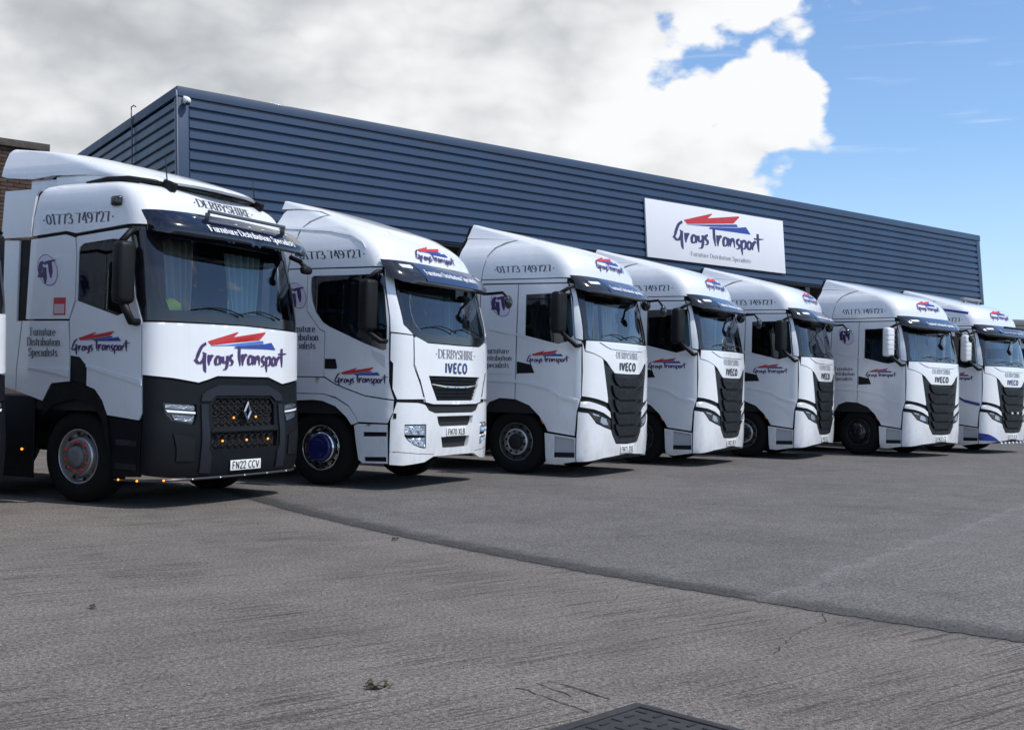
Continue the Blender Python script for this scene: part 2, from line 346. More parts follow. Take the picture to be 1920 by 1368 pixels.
# ------------------------------------------------------------------ lettering drawn with a pen
def ell(cx, cy, rx, ry, a0=0, a1=360, n=20): return [(cx + rx * math.cos(R(a0 + (a1 - a0) * i / n)), cy + ry * math.sin(R(a0 + (a1 - a0) * i / n))) for i in range(n + 1)]
def cr(pts, n=7):
    P = [np.array(p, float) for p in pts]; P = [2 * P[0] - P[1]] + P + [2 * P[-1] - P[-2]]; o = []
    for i in range(1, len(P) - 2):
        for k in range(n):
            t = k / n; o.append(tuple(.5 * (2 * P[i] + (P[i + 1] - P[i - 1]) * t + (2 * P[i - 1] - 5 * P[i] + 4 * P[i + 1] - P[i + 2]) * t * t + (3 * P[i] - P[i - 1] - 3 * P[i + 1] + P[i + 2]) * t**3)))
    return o + [tuple(P[-2])]
X_ = .66
GL = {
 '0': (.56, [ell(.28, .5, .22, .48)]), '1': (.42, [[(.24, 0), (.24, 1)], [(.24, .98), (.08, .86)]]),
 '2': (.54, [cr([(.06, .74), (.14, .95), (.3, 1), (.45, .9), (.46, .7), (.34, .42), (.06, .03)]), [(.04, .02), (.52, .02)]]),
 '3': (.54, [cr([(.06, .84), (.16, .98), (.32, .99), (.45, .86), (.42, .64), (.2, .54)]), cr([(.2, .54), (.44, .48), (.5, .26), (.4, .05), (.2, 0), (.04, .12)])]),
 '4': (.56, [[(.4, 0), (.4, 1)], [(.4, .98), (.04, .3)], [(.03, .28), (.54, .28)]]), '7': (.56, [[(.04, .95), (.53, .95)], [(.52, .96), (.36, .55), (.24, 0)]]),
 '9': (.56, [ell(.27, .69, .21, .3), cr([(.48, .72), (.47, .4), (.32, .1), (.1, 0)])]),
 'A': (.66, [[(.04, 0), (.33, 1)], [(.33, 1), (.62, 0)], [(.14, .34), (.52, .34)]]),
 'B': (.6, [[(.12, 0), (.12, 1)], cr([(.12, .98), (.38, .97), (.48, .78), (.38, .56), (.12, .53)]), cr([(.12, .53), (.42, .51), (.54, .27), (.42, .04), (.12, .02)])]),
 'C': (.62, [ell(.34, .5, .28, .49, 48, 312)]), 'D': (.68, [[(.12, 0), (.12, 1)], cr([(.12, .98), (.4, .96), (.6, .72), (.6, .3), (.4, .04), (.12, .02)])]),
 'E': (.56, [[(.12, 0), (.12, 1)], [(.12, .98), (.52, .98)], [(.12, .52), (.44, .52)], [(.12, .02), (.54, .02)]]),
 'F': (.54, [[(.12, 0), (.12, 1)], [(.12, .98), (.52, .98)], [(.12, .52), (.42, .52)]]),
 'G': (.66, [ell(.34, .5, .28, .49, 48, 330), [(.58, .02), (.58, .44)], [(.4, .44), (.62, .44)]]),
 'H': (.66, [[(.12, 0), (.12, 1)], [(.54, 0), (.54, 1)], [(.12, .52), (.54, .52)]]), 'I': (.28, [[(.14, 0), (.14, 1)]]),
 'K': (.62, [[(.12, 0), (.12, 1)], [(.54, 1), (.14, .45)], [(.26, .6), (.58, 0)]]), 'L': (.52, [[(.12, 0), (.12, 1)], [(.12, .02), (.5, .02)]]),
 'N': (.68, [[(.12, 0), (.12, 1)], [(.12, 1), (.56, 0)], [(.56, 0), (.56, 1)]]), 'O': (.68, [ell(.34, .5, .29, .49)]),
 'R': (.62, [[(.12, 0), (.12, 1)], cr([(.12, .98), (.4, .97), (.5, .76), (.4, .54), (.12, .51)]), [(.3, .52), (.58, 0)]]),
 'S': (.54, [cr([(.46, .8), (.36, .98), (.18, .97), (.08, .78), (.2, .58), (.4, .45), (.48, .24), (.36, .03), (.16, .02), (.05, .2)])]),
 'T': (.6, [[(.3, 0), (.3, 1)], [(.02, .98), (.58, .98)]]), 'V': (.62, [[(.03, 1), (.31, 0)], [(.31, 0), (.59, 1)]]),
 'X': (.62, [[(.05, 1), (.57, 0)], [(.57, 1), (.05, 0)]]), 'Y': (.6, [[(.3, 0), (.3, .48)], [(.03, 1), (.3, .46)], [(.57, 1), (.3, .46)]]), 'Z': (.56, [[(.05, .97), (.52, .97)], [(.52, .97), (.04, .03)], [(.04, .03), (.53, .03)]]),
 'a': (.48, [ell(.21, .3, .16, .3), [(.38, 0), (.38, X_)]]), 'b': (.52, [[(.1, 0), (.1, 1)], ell(.28, .32, .18, .32)]), 'c': (.44, [ell(.24, .32, .18, .32, 50, 310)]),
 'e': (.46, [ell(.23, .32, .18, .32, 0, 310), [(.06, .36), (.4, .36)]]), 'i': (.24, [[(.12, 0), (.12, X_)], ell(.12, .86, .03, .03, n=8)]), 'l': (.24, [[(.12, 0), (.12, 1)]]),
 'n': (.54, [[(.1, 0), (.1, X_)], cr([(.1, .5), (.22, .64), (.36, .62), (.42, .46), (.42, 0)])]), 'o': (.5, [ell(.25, .32, .19, .32)]), 'p': (.52, [[(.1, -.3), (.1, X_)], ell(.28, .32, .18, .32)]),
 'r': (.38, [[(.1, 0), (.1, X_)], cr([(.1, .46), (.2, .62), (.35, .62)])]), 's': (.4, [cr([(.34, .54), (.26, .65), (.12, .62), (.08, .5), (.2, .36), (.33, .26), (.33, .1), (.2, 0), (.05, .1)])]),
 't': (.32, [[(.14, .04), (.14, .9)], [(.03, X_), (.3, X_)]]), 'u': (.54, [cr([(.1, X_), (.1, .2), (.17, .03), (.3, .03), (.42, .16)]), [(.42, 0), (.42, X_)]]), 'y': (.5, [[(.05, X_), (.26, 0)], [(.46, X_), (.14, -.3)]]),
 '.': (.42, [ell(.21, .45, .085, .085, n=10)]), ' ': (.3, [])}
def ribbon(pts, wf):
    P = np.array(pts, float); n = len(P)
    if n < 2: return None
    closed = n > 4 and np.allclose(P[0], P[-1])
    d = np.zeros_like(P)
    for i in range(n):
        a = P[i - 1] if i else (P[-2] if closed else P[0]); b = P[i + 1] if i < n - 1 else (P[1] if closed else P[-1]); d[i] = b - a
    d /= np.linalg.norm(d, axis=1)[:, None] + 1e-9; nn = np.stack([-d[:, 1], d[:, 0]], 1); wd = np.array([wf(d[i], i / (n - 1)) for i in range(n)])[:, None] / 2
    def hull(q):
        c = np.mean(q, axis=0); return [tuple(x) for x in sorted(q, key=lambda p: math.atan2(p[1] - c[1], p[0] - c[0]))]
    return [hull(q) for q in zip(P[:-1] + nn[:-1] * wd[:-1], P[1:] + nn[1:] * wd[1:], P[1:] - nn[1:] * wd[1:], P[:-1] - nn[:-1] * wd[:-1])]
def text_polys(txt, h, style='serif', sx=1., track=0.):
    """quads of a line of lettering, height h, starting at x 0; returns polys, width"""
    wf = {'serif': lambda d, t: .05 + .105 * abs(d[1])**1.6, 'sans': lambda d, t: .15, 'bold': lambda d, t: .24, 'light': lambda d, t: .1}[style]
    out, x = [], 0
    for ch in txt:
        wd, strokes = GL.get(ch, GL[' '])
        if style == 'bold': wd += .1
        for s in strokes:
            if ch == '.' or (ch == 'i' and len(s) == 9):
                out.append([(p[0], p[1]) for p in [((x + a) * sx * h, b * h) for a, b in s[:-1]]]); continue
            for q in ribbon(s, wf) or []: out.append([((x + a) * sx * h, b * h) for a, b in q])
            if style == 'serif' and len(s) == 2 and abs(s[0][0] - s[1][0]) < .3 * abs(s[0][1] - s[1][1]):
                for (px, py) in s:
                    if abs(py) < .01 or abs(py - 1) < .02 or abs(py - X_) < .01 or py < -.2:
                        lo = ch.islower() and py > .3
                        out.append([((x + px + a) * sx * h, (py + b) * h) for a, b in ((-.13, -.025), (.02 if lo else .13, -.025), (.02 if lo else .13, .035), (-.13, .035))])
        x += wd + track + (.06 if style != 'serif' else .03)
    return out, x * sx * h
LOGO = {'red': [(.128, .156), (.423, .233), (.435, .23), (.381, .195), (.728, .247), (.733, .24), (.663, .186), (.163, .13)], 'blue1': [(.144, .123), (.698, .183), (.712, .165), (.521, .146), (.405, .137)], 'blue2': [(.405, .133), (.521, .142), (.712, .16), (.802, .174), (.853, .123), (.53, .121), (.386, .119)],
 'S': [[(.112, .142), (.074, .119), (.047, .077), (.028, .037), (.005, .023)], [(.019, .028), (.044, .009), (.067, .012), (.091, .037), (.095, .07), (.081, .081)], [(.102, .077), (.098, .019), (.102, -.033), (.112, -.053)], [(.14, .065), (.14, .033), (.14, -.005)], [(.142, .023), (.165, .058), (.184, .058)], [(.244, .051), (.221, .056), (.202, .033), (.207, .005), (.233, .007), (.247, .033)], [(.247, .058), (.247, .033), (.251, .002)], [(.272, .058), (.277, .023), (.298, .019), (.316, .04)], [(.321, .065), (.319, .014), (.305, -.023), (.274, -.033)], [(.374, .072), (.351, .06), (.351, .04), (.37, .026), (.363, .005), (.337, 0)], [(.442, .125), (.442, .065), (.453, -.002)], [(.477, .081), (.479, .042), (.479, 0)], [(.484, .042), (.509, .077), (.528, .07)], [(.584, .065), (.56, .072), (.542, .049), (.544, .016), (.567, .014), (.584, .04)], [(.588, .074), (.588, .04), (.593, .007)], [(.614, .07), (.614, .035), (.616, .009)], [(.619, .042), (.642, .07), (.656, .056), (.663, .007)], [(.721, .074), (.695, .063), (.695, .04), (.716, .026), (.705, .005), (.679, 0)], [(.742, .07), (.742, .014), (.747, -.04)], [(.744, .049), (.774, .07), (.793, .049), (.777, .012), (.749, .009)], [(.833, .07), (.809, .047), (.814, .016), (.835, .012), (.851, .037), (.844, .067), (.833, .07)], [(.863, .065), (.865, .04), (.867, .007)], [(.87, .04), (.895, .072), (.914, .063)], [(.933, .135), (.933, .065), (.937, -.002)], [(.888, .095), (.937, .095), (1, .102)]]}
def brush(strokes, wd):
    o = []
    for s in strokes:
        o += ribbon(cr(s, 5) if len(s) > 2 else s, lambda d, t: wd * (.55 + .75 * abs(d[1])) * (1.12 - .75 * max(0, t - .6) / .4)) or []
    return o
GTS = [[(.40, .78), (.28, .72), (.2, .55), (.14, .36), (.04, .26)], [(.10, .28), (.24, .3), (.36, .42), (.38, .55), (.28, .56)], [(.40, .60), (.36, .3), (.34, .02)], [(.42, .72), (.62, .78), (.95, .84)], [(.68, .80), (.66, .5), (.62, .22)]]
def flat_tris(polys, grid=None, ring=False):
    V, F = [], []
    for p in polys:
        a = sum(p[i - 1][0] * p[i][1] - p[i][0] * p[i - 1][1] for i in range(len(p)))
        if abs(a) < 1e-9: continue
        q = p if a > 0 else p[::-1]; F.append(list(range(len(V), len(V) + len(q)))); V += [Vector(x) for x in q]
    if grid:
        A = np.array([tuple(v) for v in V]); (x0, y0), (x1, y1) = A.min(0), A.max(0)
        for gx in np.arange(x0 + grid / 2, x1, grid):
            for gy in np.arange(y0 + grid / 2, y1, grid): V.append(Vector((gx, gy)))
    r = delaunay_2d_cdt(V, [], F, 0, 1e-7)
    return [tuple(v) for v in r[0]], [t for t, o in zip(r[2], r[5]) if len(o)]
def decal(sh, polys, q0, z0, zs=1., off=.005, grid=.12):
    v, f = flat_tris(polys, grid)
    vs = []
    for a, b in v:
        q, z = q0 + a, z0 + b * zs; vs.append(sh.S(q, z) + sh.N(q, z) * off)
    fs = []
    for t in f:
        n = np.cross(vs[t[1]] - vs[t[0]], vs[t[2]] - vs[t[0]]); o = sh.N(q0 + v[t[0]][0], z0 + v[t[0]][1] * zs); fs.append(tuple(t) if n @ o > 0 else tuple(t[::-1]))
    return vs, fs, True
ZL = list(np.arange(.05, 3.0, .075)) + list(np.arange(3.0, 3.4, .035)) + list(np.arange(3.4, 4.2, .0175))
# ------------------------------------------------------------------ setting: ground
def ground_mat(name, base, dark, groove, speck, rough=.85, band=0.):
    m = bpy.data.materials.new(name); m.use_nodes = True; t = NT(m.node_tree); p = t.n['Principled BSDF']
    co = t.new('ShaderNodeTexCoord').outputs['Object']
    big = t.ramp(t.noise(co, .35, 4, .6), .3, .72); mid = t.ramp(t.noise(co, 2.3, 3, .65), .32, .7)
    fine = t.noise(co, 42, 3, .75); fine2 = t.noise(co, 120, 1, .6); grit = t.ramp(t.noise(co, 150, 1, .5), .66, .74)
    mp = t.new('ShaderNodeMapping'); mp.inputs['Rotation'].default_value = (0, 0, R(-39)); t.l.new(co, mp.inputs[0])
    lo = t.vm('MULTIPLY', mp.outputs[0], (.28, 8., 1.)); streak = t.noise(lo, 2.0, 3, .62); lo2 = t.vm('MULTIPLY', mp.outputs[0], (1.1, 34., 1.)); gro = t.noise(lo2, 1.0, 3, .65)
    msk = t.ramp(t.noise(co, .8, 3, .6), .42, .6)
    g1 = t.m('MULTIPLY', t.ramp(gro, .50, .66), msk); g2 = t.ramp(streak, .46, .70)
    c = t.mix(big, (*dark, 1), (*base, 1)); c = t.mix(t.m('MULTIPLY', mid, .35), c, tuple(x * 1.25 for x in base) + (1,))
    c = t.mix(t.m('MULTIPLY', g2, groove * .5), c, tuple(x * .55 for x in dark) + (1,)); c = t.mix(t.m('MULTIPLY', g1, groove), c, tuple(x * .38 for x in dark) + (1,))
    if band:
        rel = t.vm('SUBTRACT', co, (-2.98, 13.32, 0)); tt = t.m('DIVIDE', t.vm('DOT_PRODUCT', rel, (.659, -.752, 0)), 8.985); dd = t.vm('DOT_PRODUCT', rel, (.752, .659, 0))
        dd = t.m('ADD', dd, t.m('MULTIPLY', t.m('MULTIPLY', tt, t.m('SUBTRACT', 1., tt)), 1.664)); dd = t.m('ADD', t.m('ABSOLUTE', dd), t.m('MULTIPLY', t.m('SUBTRACT', t.noise(co, 5, 4, .65), .5), band))
        c = t.mix(t.ramp(dd, band * .25, band, .92 if band > .1 else .5, 0), c, (.040, .038, .036, 1))
    if band > .1:
        d2 = t.m('ADD', t.vm('DOT_PRODUCT', t.vm('SUBTRACT', co, (1.76, 7.79, 0)), (.819, -.573, 0)), t.m('MULTIPLY', t.m('SUBTRACT', t.noise(co, 3, 4, .6), .5), .5))
        c = t.mix(t.ramp(d2, -.03, .08, 0, .10), c, (.20, .19, .185, 1)); c = t.mix(t.m('MULTIPLY', t.ramp(t.m('ABSOLUTE', d2), 0, .10, 1, 0), .22), c, (.26, .255, .25, 1))
        c = t.mix(t.m('MULTIPLY', t.ramp(t.noise(co, .9, 4, .6), .55, .72), .35), c, (.07, .068, .067, 1))
    sp = t.ramp(fine, .30, .70, 1 - speck, 1 + speck); sp2 = t.ramp(fine2, .3, .7, 1 - speck * .6, 1 + speck * .6)
    mul = t.new('ShaderNodeMix', data_type='RGBA', blend_type='MULTIPLY'); mul.inputs[0].default_value = 1
    cc = t.new('ShaderNodeCombineColor'); k = t.m('MULTIPLY', sp, sp2)
    for i in range(3): t.l.new(k, cc.inputs[i])
    t.l.new(c, mul.inputs[6]); t.l.new(cc.outputs[0], mul.inputs[7])
    c = t.mix(t.m('MULTIPLY', grit, .35), mul.outputs[2], (.34, .33, .31, 1))
    t.set(p.inputs['Base Color'], c); p.inputs['Roughness'].default_value = rough; p.inputs['Specular IOR Level'].default_value = .3
    b = t.new('ShaderNodeBump'); b.inputs['Distance'].default_value = .008; b.inputs['Strength'].default_value = .8
    t.set(b.inputs['Height'], t.m('SUBTRACT', t.m('ADD', fine, t.m('MULTIPLY', fine2, .5)), t.m('MULTIPLY', g1, .9))); t.l.new(b.outputs[0], p.inputs['Normal'])
    return m
CONC = ground_mat('worn_concrete', (.166, .148, .132), (.116, .103, .093), .8, .55, band=.08)
ASPH = ground_mat('old_asphalt', (.134, .124, .116), (.099, .092, .088), .2, .55, band=.42)
def sheet(name, pts, z, m, **kw):
    me = bpy.data.meshes.new(name); me.from_pydata([(x, y, z) for x, y in pts], [], [tuple(range(len(pts)))]); me.materials.append(m); me.update()
    if me.polygons[0].normal.z < 0: me.flip_normals()
    return add(name, me, **kw)
S_ = 600
GROUND = sheet('ground', [(-S_, -S_), (S_, -S_), (S_, S_), (-S_, S_)], 0, CONC, kind='structure')
def edge_pt(t, j=0.):
    d = -.416 * 4 * t * (1 - t) + random.gauss(0, j); return (-2.98 + 5.92 * t + .752 * d, 13.32 - 6.76 * t + .659 * d)
EDGE = [(-42, 60)] + [edge_pt(i / 180, .011) for i in range(-40, 224)] + [(34, -22)]
sheet('asphalt_yard', EDGE + [(160, 0), (160, 160), (-40, 160)], .004, ASPH, kind='structure')
def offs(pts, d0):
    o = []
    for i, p in enumerate(pts):
        a, b = Vector(pts[max(i - 1, 0)]), Vector(pts[min(i + 1, len(pts) - 1)]); n = (b - a).normalized(); n = Vector((-n.y, n.x)); o.append(tuple(Vector(p) + n * (d0 * (1 + .35 * math.sin(3.1 * i + .7)))))
    return o
def dense(pts, step=.12, jit=.012):
    o = []
    for a, b in zip(pts[:-1], pts[1:]):
        n = max(1, int((Vector(b) - Vector(a)).length / step))
        for i in range(n): t = i / n; o.append((a[0] + (b[0] - a[0]) * t + random.uniform(-jit, jit), a[1] + (b[1] - a[1]) * t + random.uniform(-jit, jit)))
    return o + [pts[-1]]
def strip(name, A, B, z, m, **kw):
    n = min(len(A), len(B)); vs = [(x, y, z) for x, y in A[:n]] + [(x, y, z) for x, y in B[:n]]
    me = bpy.data.meshes.new(name); me.from_pydata(vs, [], [(i, i + 1, n + i + 1, n + i) for i in range(n - 1)]); me.materials.append(m); me.update()
    if me.polygons[0].normal.z < 0: me.flip_normals()
    return add(name, me, **kw)
CRACKM = mat('crack_dirt', (.022, .021, .02), .95)
def crack(name, pts, wd):
    p = dense(pts, .05, .012); q = [(x + wd * (.4 + random.random()) * .7, y + wd * (.4 + random.random()) * .7) for x, y in p]
    strip(name, p, q, .003, CRACKM, parent=GROUND)
crack('crack', [(2.0, 7.3), (1.93, 7.0), (1.72, 6.75), (1.52, 6.35), (1.42, 6.12), (1.2, 5.9)], .011)
crack('crack', [(.75, 7.75), (.66, 7.4), (.5, 7.15)], .008)
crack('crack', [(3.0, 6.2), (2.5, 5.6), (2.3, 5.55)], .006)
for a, b in [((.06, 5.33), (.36, 4.96)), ((.14, 5.42), (.30, 5.2)), ((.2, 5.47), (.47, 5.17)), ((.28, 5.39), (.42, 5.22))]:
    crack('groove', [a, ((a[0] + b[0]) / 2 + .01, (a[1] + b[1]) / 2), b], .008)
for k in range(30):   # saw-brushed grooves in the slab
    x = random.uniform(-2.6, 2.4); y = random.uniform(4.3, 7.4); L = random.uniform(.25, 1.1)
    if y > 9.2 - 1.0 * x - .4: continue
    if -.1 < x < 1.2 and y < 5.3: continue
    dx, dy = math.cos(R(39 + random.uniform(-3, 3))), math.sin(R(39))
    crack('groove', [(x, y), (x + dx * L * .5, y + dy * L * .5), (x + dx * L, y + dy * L)], random.choice([.002, .003, .004]))
# drain cover
dc = empty('drain_cover', (.60, 4.585, 0), R(47), 'dark steel inspection cover with raised dashes set in the concrete', 'drain cover')
IRON = mat('cast_iron', (.038, .036, .038), .7, metal=.1, noise=(14, .4), bump=(60, .002))
add('frame', mesh_of('frame', lambda: join(box(-.38, .38, .33, .38, .004, .016, .003), box(-.38, .38, -.38, -.33, .004, .016, .003), box(-.38, -.33, -.329, .329, .004, .016, .003), box(.33, .38, -.329, .329, .004, .016, .003)), IRON), dc)
add('plate', mesh_of('plate', lambda: box(-.322, .322, -.322, .322, .002, .012, .003), IRON), dc)
stud = mesh_of('stud', lambda: box(-.03, .03, -.008, .008, .0122, .0155, .001), mat('stud_iron', (.010, .010, .012), .7))
for i in range(7):
    for j in range(7):
        add('stud', stud, dc, (-.27 + .09 * i, -.27 + .09 * j, 0), (0, 0, R(0 if (i + j) % 2 else 90)))
dc.scale = (.94, .94, 1)
# dry weeds in the concrete
WEED = mat('dry_weed', (.045, .042, .022), .9); 
for (px, py, n, s, lab) in [(-.58, 5.27, 20, .075, 'dry weed tuft on the concrete near the drain cover'), (-.99, 10.15, 8, .06, 'small dark weed tuft by the asphalt edge'), (-2.46, 6.9, 5, .06, 'tiny leaf scrap lying on the left concrete')]:
    def weed(n=n, s=s):
        vs, fs = [], []
        for k in range(n):
            a = random.uniform(0, 6.28); l = random.uniform(.3, 1) * s; b = a + random.uniform(-.9, .9); x0, y0 = random.gauss(0, s * .35), random.gauss(0, s * .3); z1 = random.uniform(.004, .03)
            c, d = math.cos(a), math.sin(a); w2 = .005; i = len(vs)
            vs += [(x0 - d * w2, y0 + c * w2, .004), (x0 + d * w2, y0 - c * w2, .004), (x0 + c * l * .6 + d * w2 * 1.6, y0 + d * l * .6 - c * w2 * 1.6, z1), (x0 + c * l * .6 - d * w2 * 1.6, y0 + d * l * .6 + c * w2 * 1.6, z1), (x0 + math.cos(b) * l, y0 + math.sin(b) * l, .004)]
            fs += [(i, i + 1, i + 2, i + 3), (i + 3, i + 2, i + 4)]
        return vs, fs, False
    add('weed_tuft', mesh_of('weed_tuft%d' % n, weed, WEED), None, (px, py, .003), label=lab, category='weed')
def gritfn():
    vs, fs = [], []
    for k in range(700):
        y = 4.2 + 9 * random.random()**1.6; x = random.uniform(-.5, .5) * y * 1.0; r = random.uniform(.002, .006); i = len(vs)
        vs += [(x - r, y, .0045), (x, y - r * .8, .0045), (x + r, y, .0045), (x, y + r, .0045), (x, y, .0045 + r)]
        fs += [(i, i + 1, i + 4), (i + 1, i + 2, i + 4), (i + 2, i + 3, i + 4), (i + 3, i, i + 4)]
    return vs, fs, False
add('grit', mesh_of('grit', gritfn, mat('pale_grit', (.30, .29, .27), .8)), None, kind='stuff', label='pale loose grit scattered over the yard', category='grit')

# ------------------------------------------------------------------ warehouse
P0 = Vector((-7.398, 25.0, 7.680))
BR = Matrix(((.7781, -.6254, -.0588), (.6281, .7749, .0709), (.0012, -.0921, .9957)))
BM = Matrix.Translation(P0) @ BR.to_4x4()      # local: x along the front, y into the building, z up from the roof corner
CLAD = mat('navy_cladding', (.022, .050, .104), .42, coat=.15, noise=(.7, .22)); CLADL = CLAD
FLASH = mat('navy_flashing', (.023, .051, .107), .5, coat=.2, noise=(.5, .15)); FLASHG = mat('grey_edge_trim', (.25, .27, .30), .4)
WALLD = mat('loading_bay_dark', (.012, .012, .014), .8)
wh = bpy.data.objects.new('warehouse', None); COL.objects.link(wh); wh.matrix_world = BM
wh['label'] = 'long dark blue warehouse with horizontal ribbed cladding behind the trucks'; wh['category'] = 'warehouse'
WL, WD, PIT, ZT, ZB = 33.17, 26.0, .232, -.235, -2.78
def board_profile(y0=0.):   # one cladding course seen from the end: (outwards, z)
    return [(0, 0), (.002, -.004), (.045, -.035), (.045, -.175), (.012, -.200), (0, -.204), (0, -.232)]
def course(L, front=True):
    pr = board_profile(); n = max(2, int(L / 4)); vs, fs = [], []
    for i in range(n + 1):
        x = L * i / n
        for o, z in pr: vs.append((x, -o, z) if front else (-o, x, z))
    m = len(pr)
    for i in range(n):
        for k in range(m - 1):
            f = (i * m + k, i * m + k + 1, (i + 1) * m + k + 1, (i + 1) * m + k); fs.append(f if front else f[::-1])
    return vs, fs, False
cf = mesh_of('cladding_board', lambda: course(WL - .42, True), CLAD); cs = mesh_of('cladding_board_side', lambda: course(WD - .2, False), CLAD)
NC = 11
for i in range(NC): add('cladding_board', cf, wh, (.22, 0, ZT - PIT * i))
for i in range(32): add('cladding_board', cs, wh, (0, .12, ZT - .02 - PIT * i))
add('wall', mesh_of('whwall', lambda: join(box(.03, WL - .03, .03, .25, -2.787, -.2), box(.03, .25, .26, WD, -8.6, -.2), box(WL - .25, WL - .03, .26, WD, -8.6, -.2), box(.03, WL - .03, WD, WD + .2, -8.6, -.2)), CLAD), wh)
add('roof', mesh_of('whroof', lambda: box(.02, WL - .02, .04, WD + .15, -.12, -.06), mat('roof_grey', (.2, .21, .22), .6)), wh)
add('fascia', mesh_of('whfascia', lambda: join(box(-.07, WL + .07, -.075, .06, -.225, 0, .012), box(-.07, .06, .065, WD, -.225, 0, .012)), FLASH), wh)
add('gutter_dark_strip', mesh_of('whlip', lambda: box(.0, WL, -.05, .0, -.262, -.23), mat('joint_dark', (.012, .018, .035), .6)), wh)  # dark strip running just under the fascia
add('corner_flashing', mesh_of('whcorner', lambda: join(box(-.052, .20, -.056, .02, ZB, -.23, .006), box(-.056, .02, .025, .12, -8.6, -.23, .006)), FLASH), wh)
add('corner_flashing', mesh_of('whcorner2', lambda: box(WL - .2, WL + .05, -.056, .02, ZB, -.23, .006), FLASH), wh)
add('cable_conduit', mesh_of('whpipe', lambda: tube([(-.075, -.062, -.1), (-.07, -.065, -.24), (-.066, -.062, -1.0), (-.064, -.062, -4)], .014), FLASHG), wh)
add('cable_conduit', mesh_of('whpipe2', lambda: tube([(-.09, 2.5, -6), (-.09, 2.5, -.3), (-.1, 2.5, .02), (-.1, 2.5, .2), (-.06, 2.46, .24), (-.02, 2.42, .2)], .016), mat('pipe_dark', (.06, .07, .09), .5)), wh)
# recessed loading bays below the cladding
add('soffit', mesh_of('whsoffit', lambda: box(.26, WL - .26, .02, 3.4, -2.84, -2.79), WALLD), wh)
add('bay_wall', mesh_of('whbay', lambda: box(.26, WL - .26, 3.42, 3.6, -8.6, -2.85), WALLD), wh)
DOORM = mat('roller_door_grey', (.10, .105, .115), .5)
for i in range(6):
    x = 2.6 + i * 5.1
    d = add('loading_door', mesh_of('whdoor', lambda: box(0, 3.2, 3.34, 3.42, -8.0, -3.5, .01), DOORM), wh, (x, 0, 0))
    for k in range(15): add('door_slat', mesh_of('whslat', lambda: box(.06, 3.14, 3.30, 3.338, -.13, .13, .012), DOORM), d, (0, 0, -3.66 - .29 * k))
for i in range(7):
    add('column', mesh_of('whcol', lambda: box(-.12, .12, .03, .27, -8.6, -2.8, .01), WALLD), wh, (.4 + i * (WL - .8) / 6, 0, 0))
# dome camera on the corner
sc = bpy.data.objects.new('security_camera', None); COL.objects.link(sc); sc.matrix_world = BM @ Matrix.Translation((.11, -.06, -.36)); sc['label'] = 'white dome security camera on the warehouse corner'; sc['category'] = 'security camera'
CAMW = mat('camera_white', (.72, .73, .72), .35)
def sphere(r, sz=1., n=16): return lathe([(max(1e-4, r * math.sin(math.pi * k / n)), r * sz * math.cos(math.pi * k / n)) for k in range(n + 1)], 24, 'z')
add('bracket', mesh_of('cambracket', lambda: box(-.05, .05, -.06, .02, -.02, .14, .01), CAMW), sc)
add('dome', mesh_of('camdome', lambda: moved(sphere(.085), Matrix.Translation((0, -.12, .02))), CAMW), sc)
add('lens', mesh_of('camlens', lambda: moved(sphere(.05), Matrix.Translation((.0, -.15, -.04))), GLOSSB), sc)
# company sign
sg = bpy.data.objects.new('company_sign', None); COL.objects.link(sg); sg.matrix_world = BM @ Matrix.Translation((14.23, -.05, -2.52)); sg['label'] = 'large white board reading Grays Transport on the warehouse front'; sg['category'] = 'sign'
SIGNW = mat('sign_white', (.74, .75, .78), .35, noise=(1, .04))
add('board', mesh_of('signboard', lambda: box(0, 6.43, -.06, 0, 0, 1.75, .004), SIGNW), sg)
def flat(polys, yoff):
    v, f = flat_tris(polys); vs = [(a, yoff, b) for a, b in v]; fs = []
    for t in f:
        n = (Vector(vs[t[1]]) - Vector(vs[t[0]])).cross(Vector(vs[t[2]]) - Vector(vs[t[0]])); fs.append(tuple(t) if n.y < 0 else tuple(t[::-1]))
    return vs, fs, False
LW = 4.3; SC = lambda P, ox=1.08, oz=.60: [(ox + LW * a, oz + LW * b) for a, b in P]
SINK = mat('sign_ink', (.035, .035, .115), .4)
add('red_arrow', mesh_of('signred', lambda: flat([SC(LOGO['red'])], -.064), RED), sg)
add('blue_arrow', mesh_of('signblue1', lambda: flat([SC(LOGO['blue1'])], -.064), BLUEV), sg)
add('blue_arrow', mesh_of('signblue2', lambda: flat([SC(LOGO['blue2'])], -.065), BLUEV), sg)
add('name_lettering', mesh_of('signname', lambda: flat([SC(q) for q in brush(LOGO['S'], .0195)], -.066), SINK), sg)
def tl(txt, h, W, style='serif'):
    p, wd = text_polys(txt, h, style); k = W / wd; return [[(a * k, b) for a, b in q] for q in p]
add('strapline_lettering', mesh_of('signline', lambda: flat([[(1.8 + a, .20 + b) for a, b in q] for q in tl('.Furniture Distribution Specialists.', .135, 2.95)], -.064), mat('strapline_grey', (.26, .26, .29), .4)), sg)

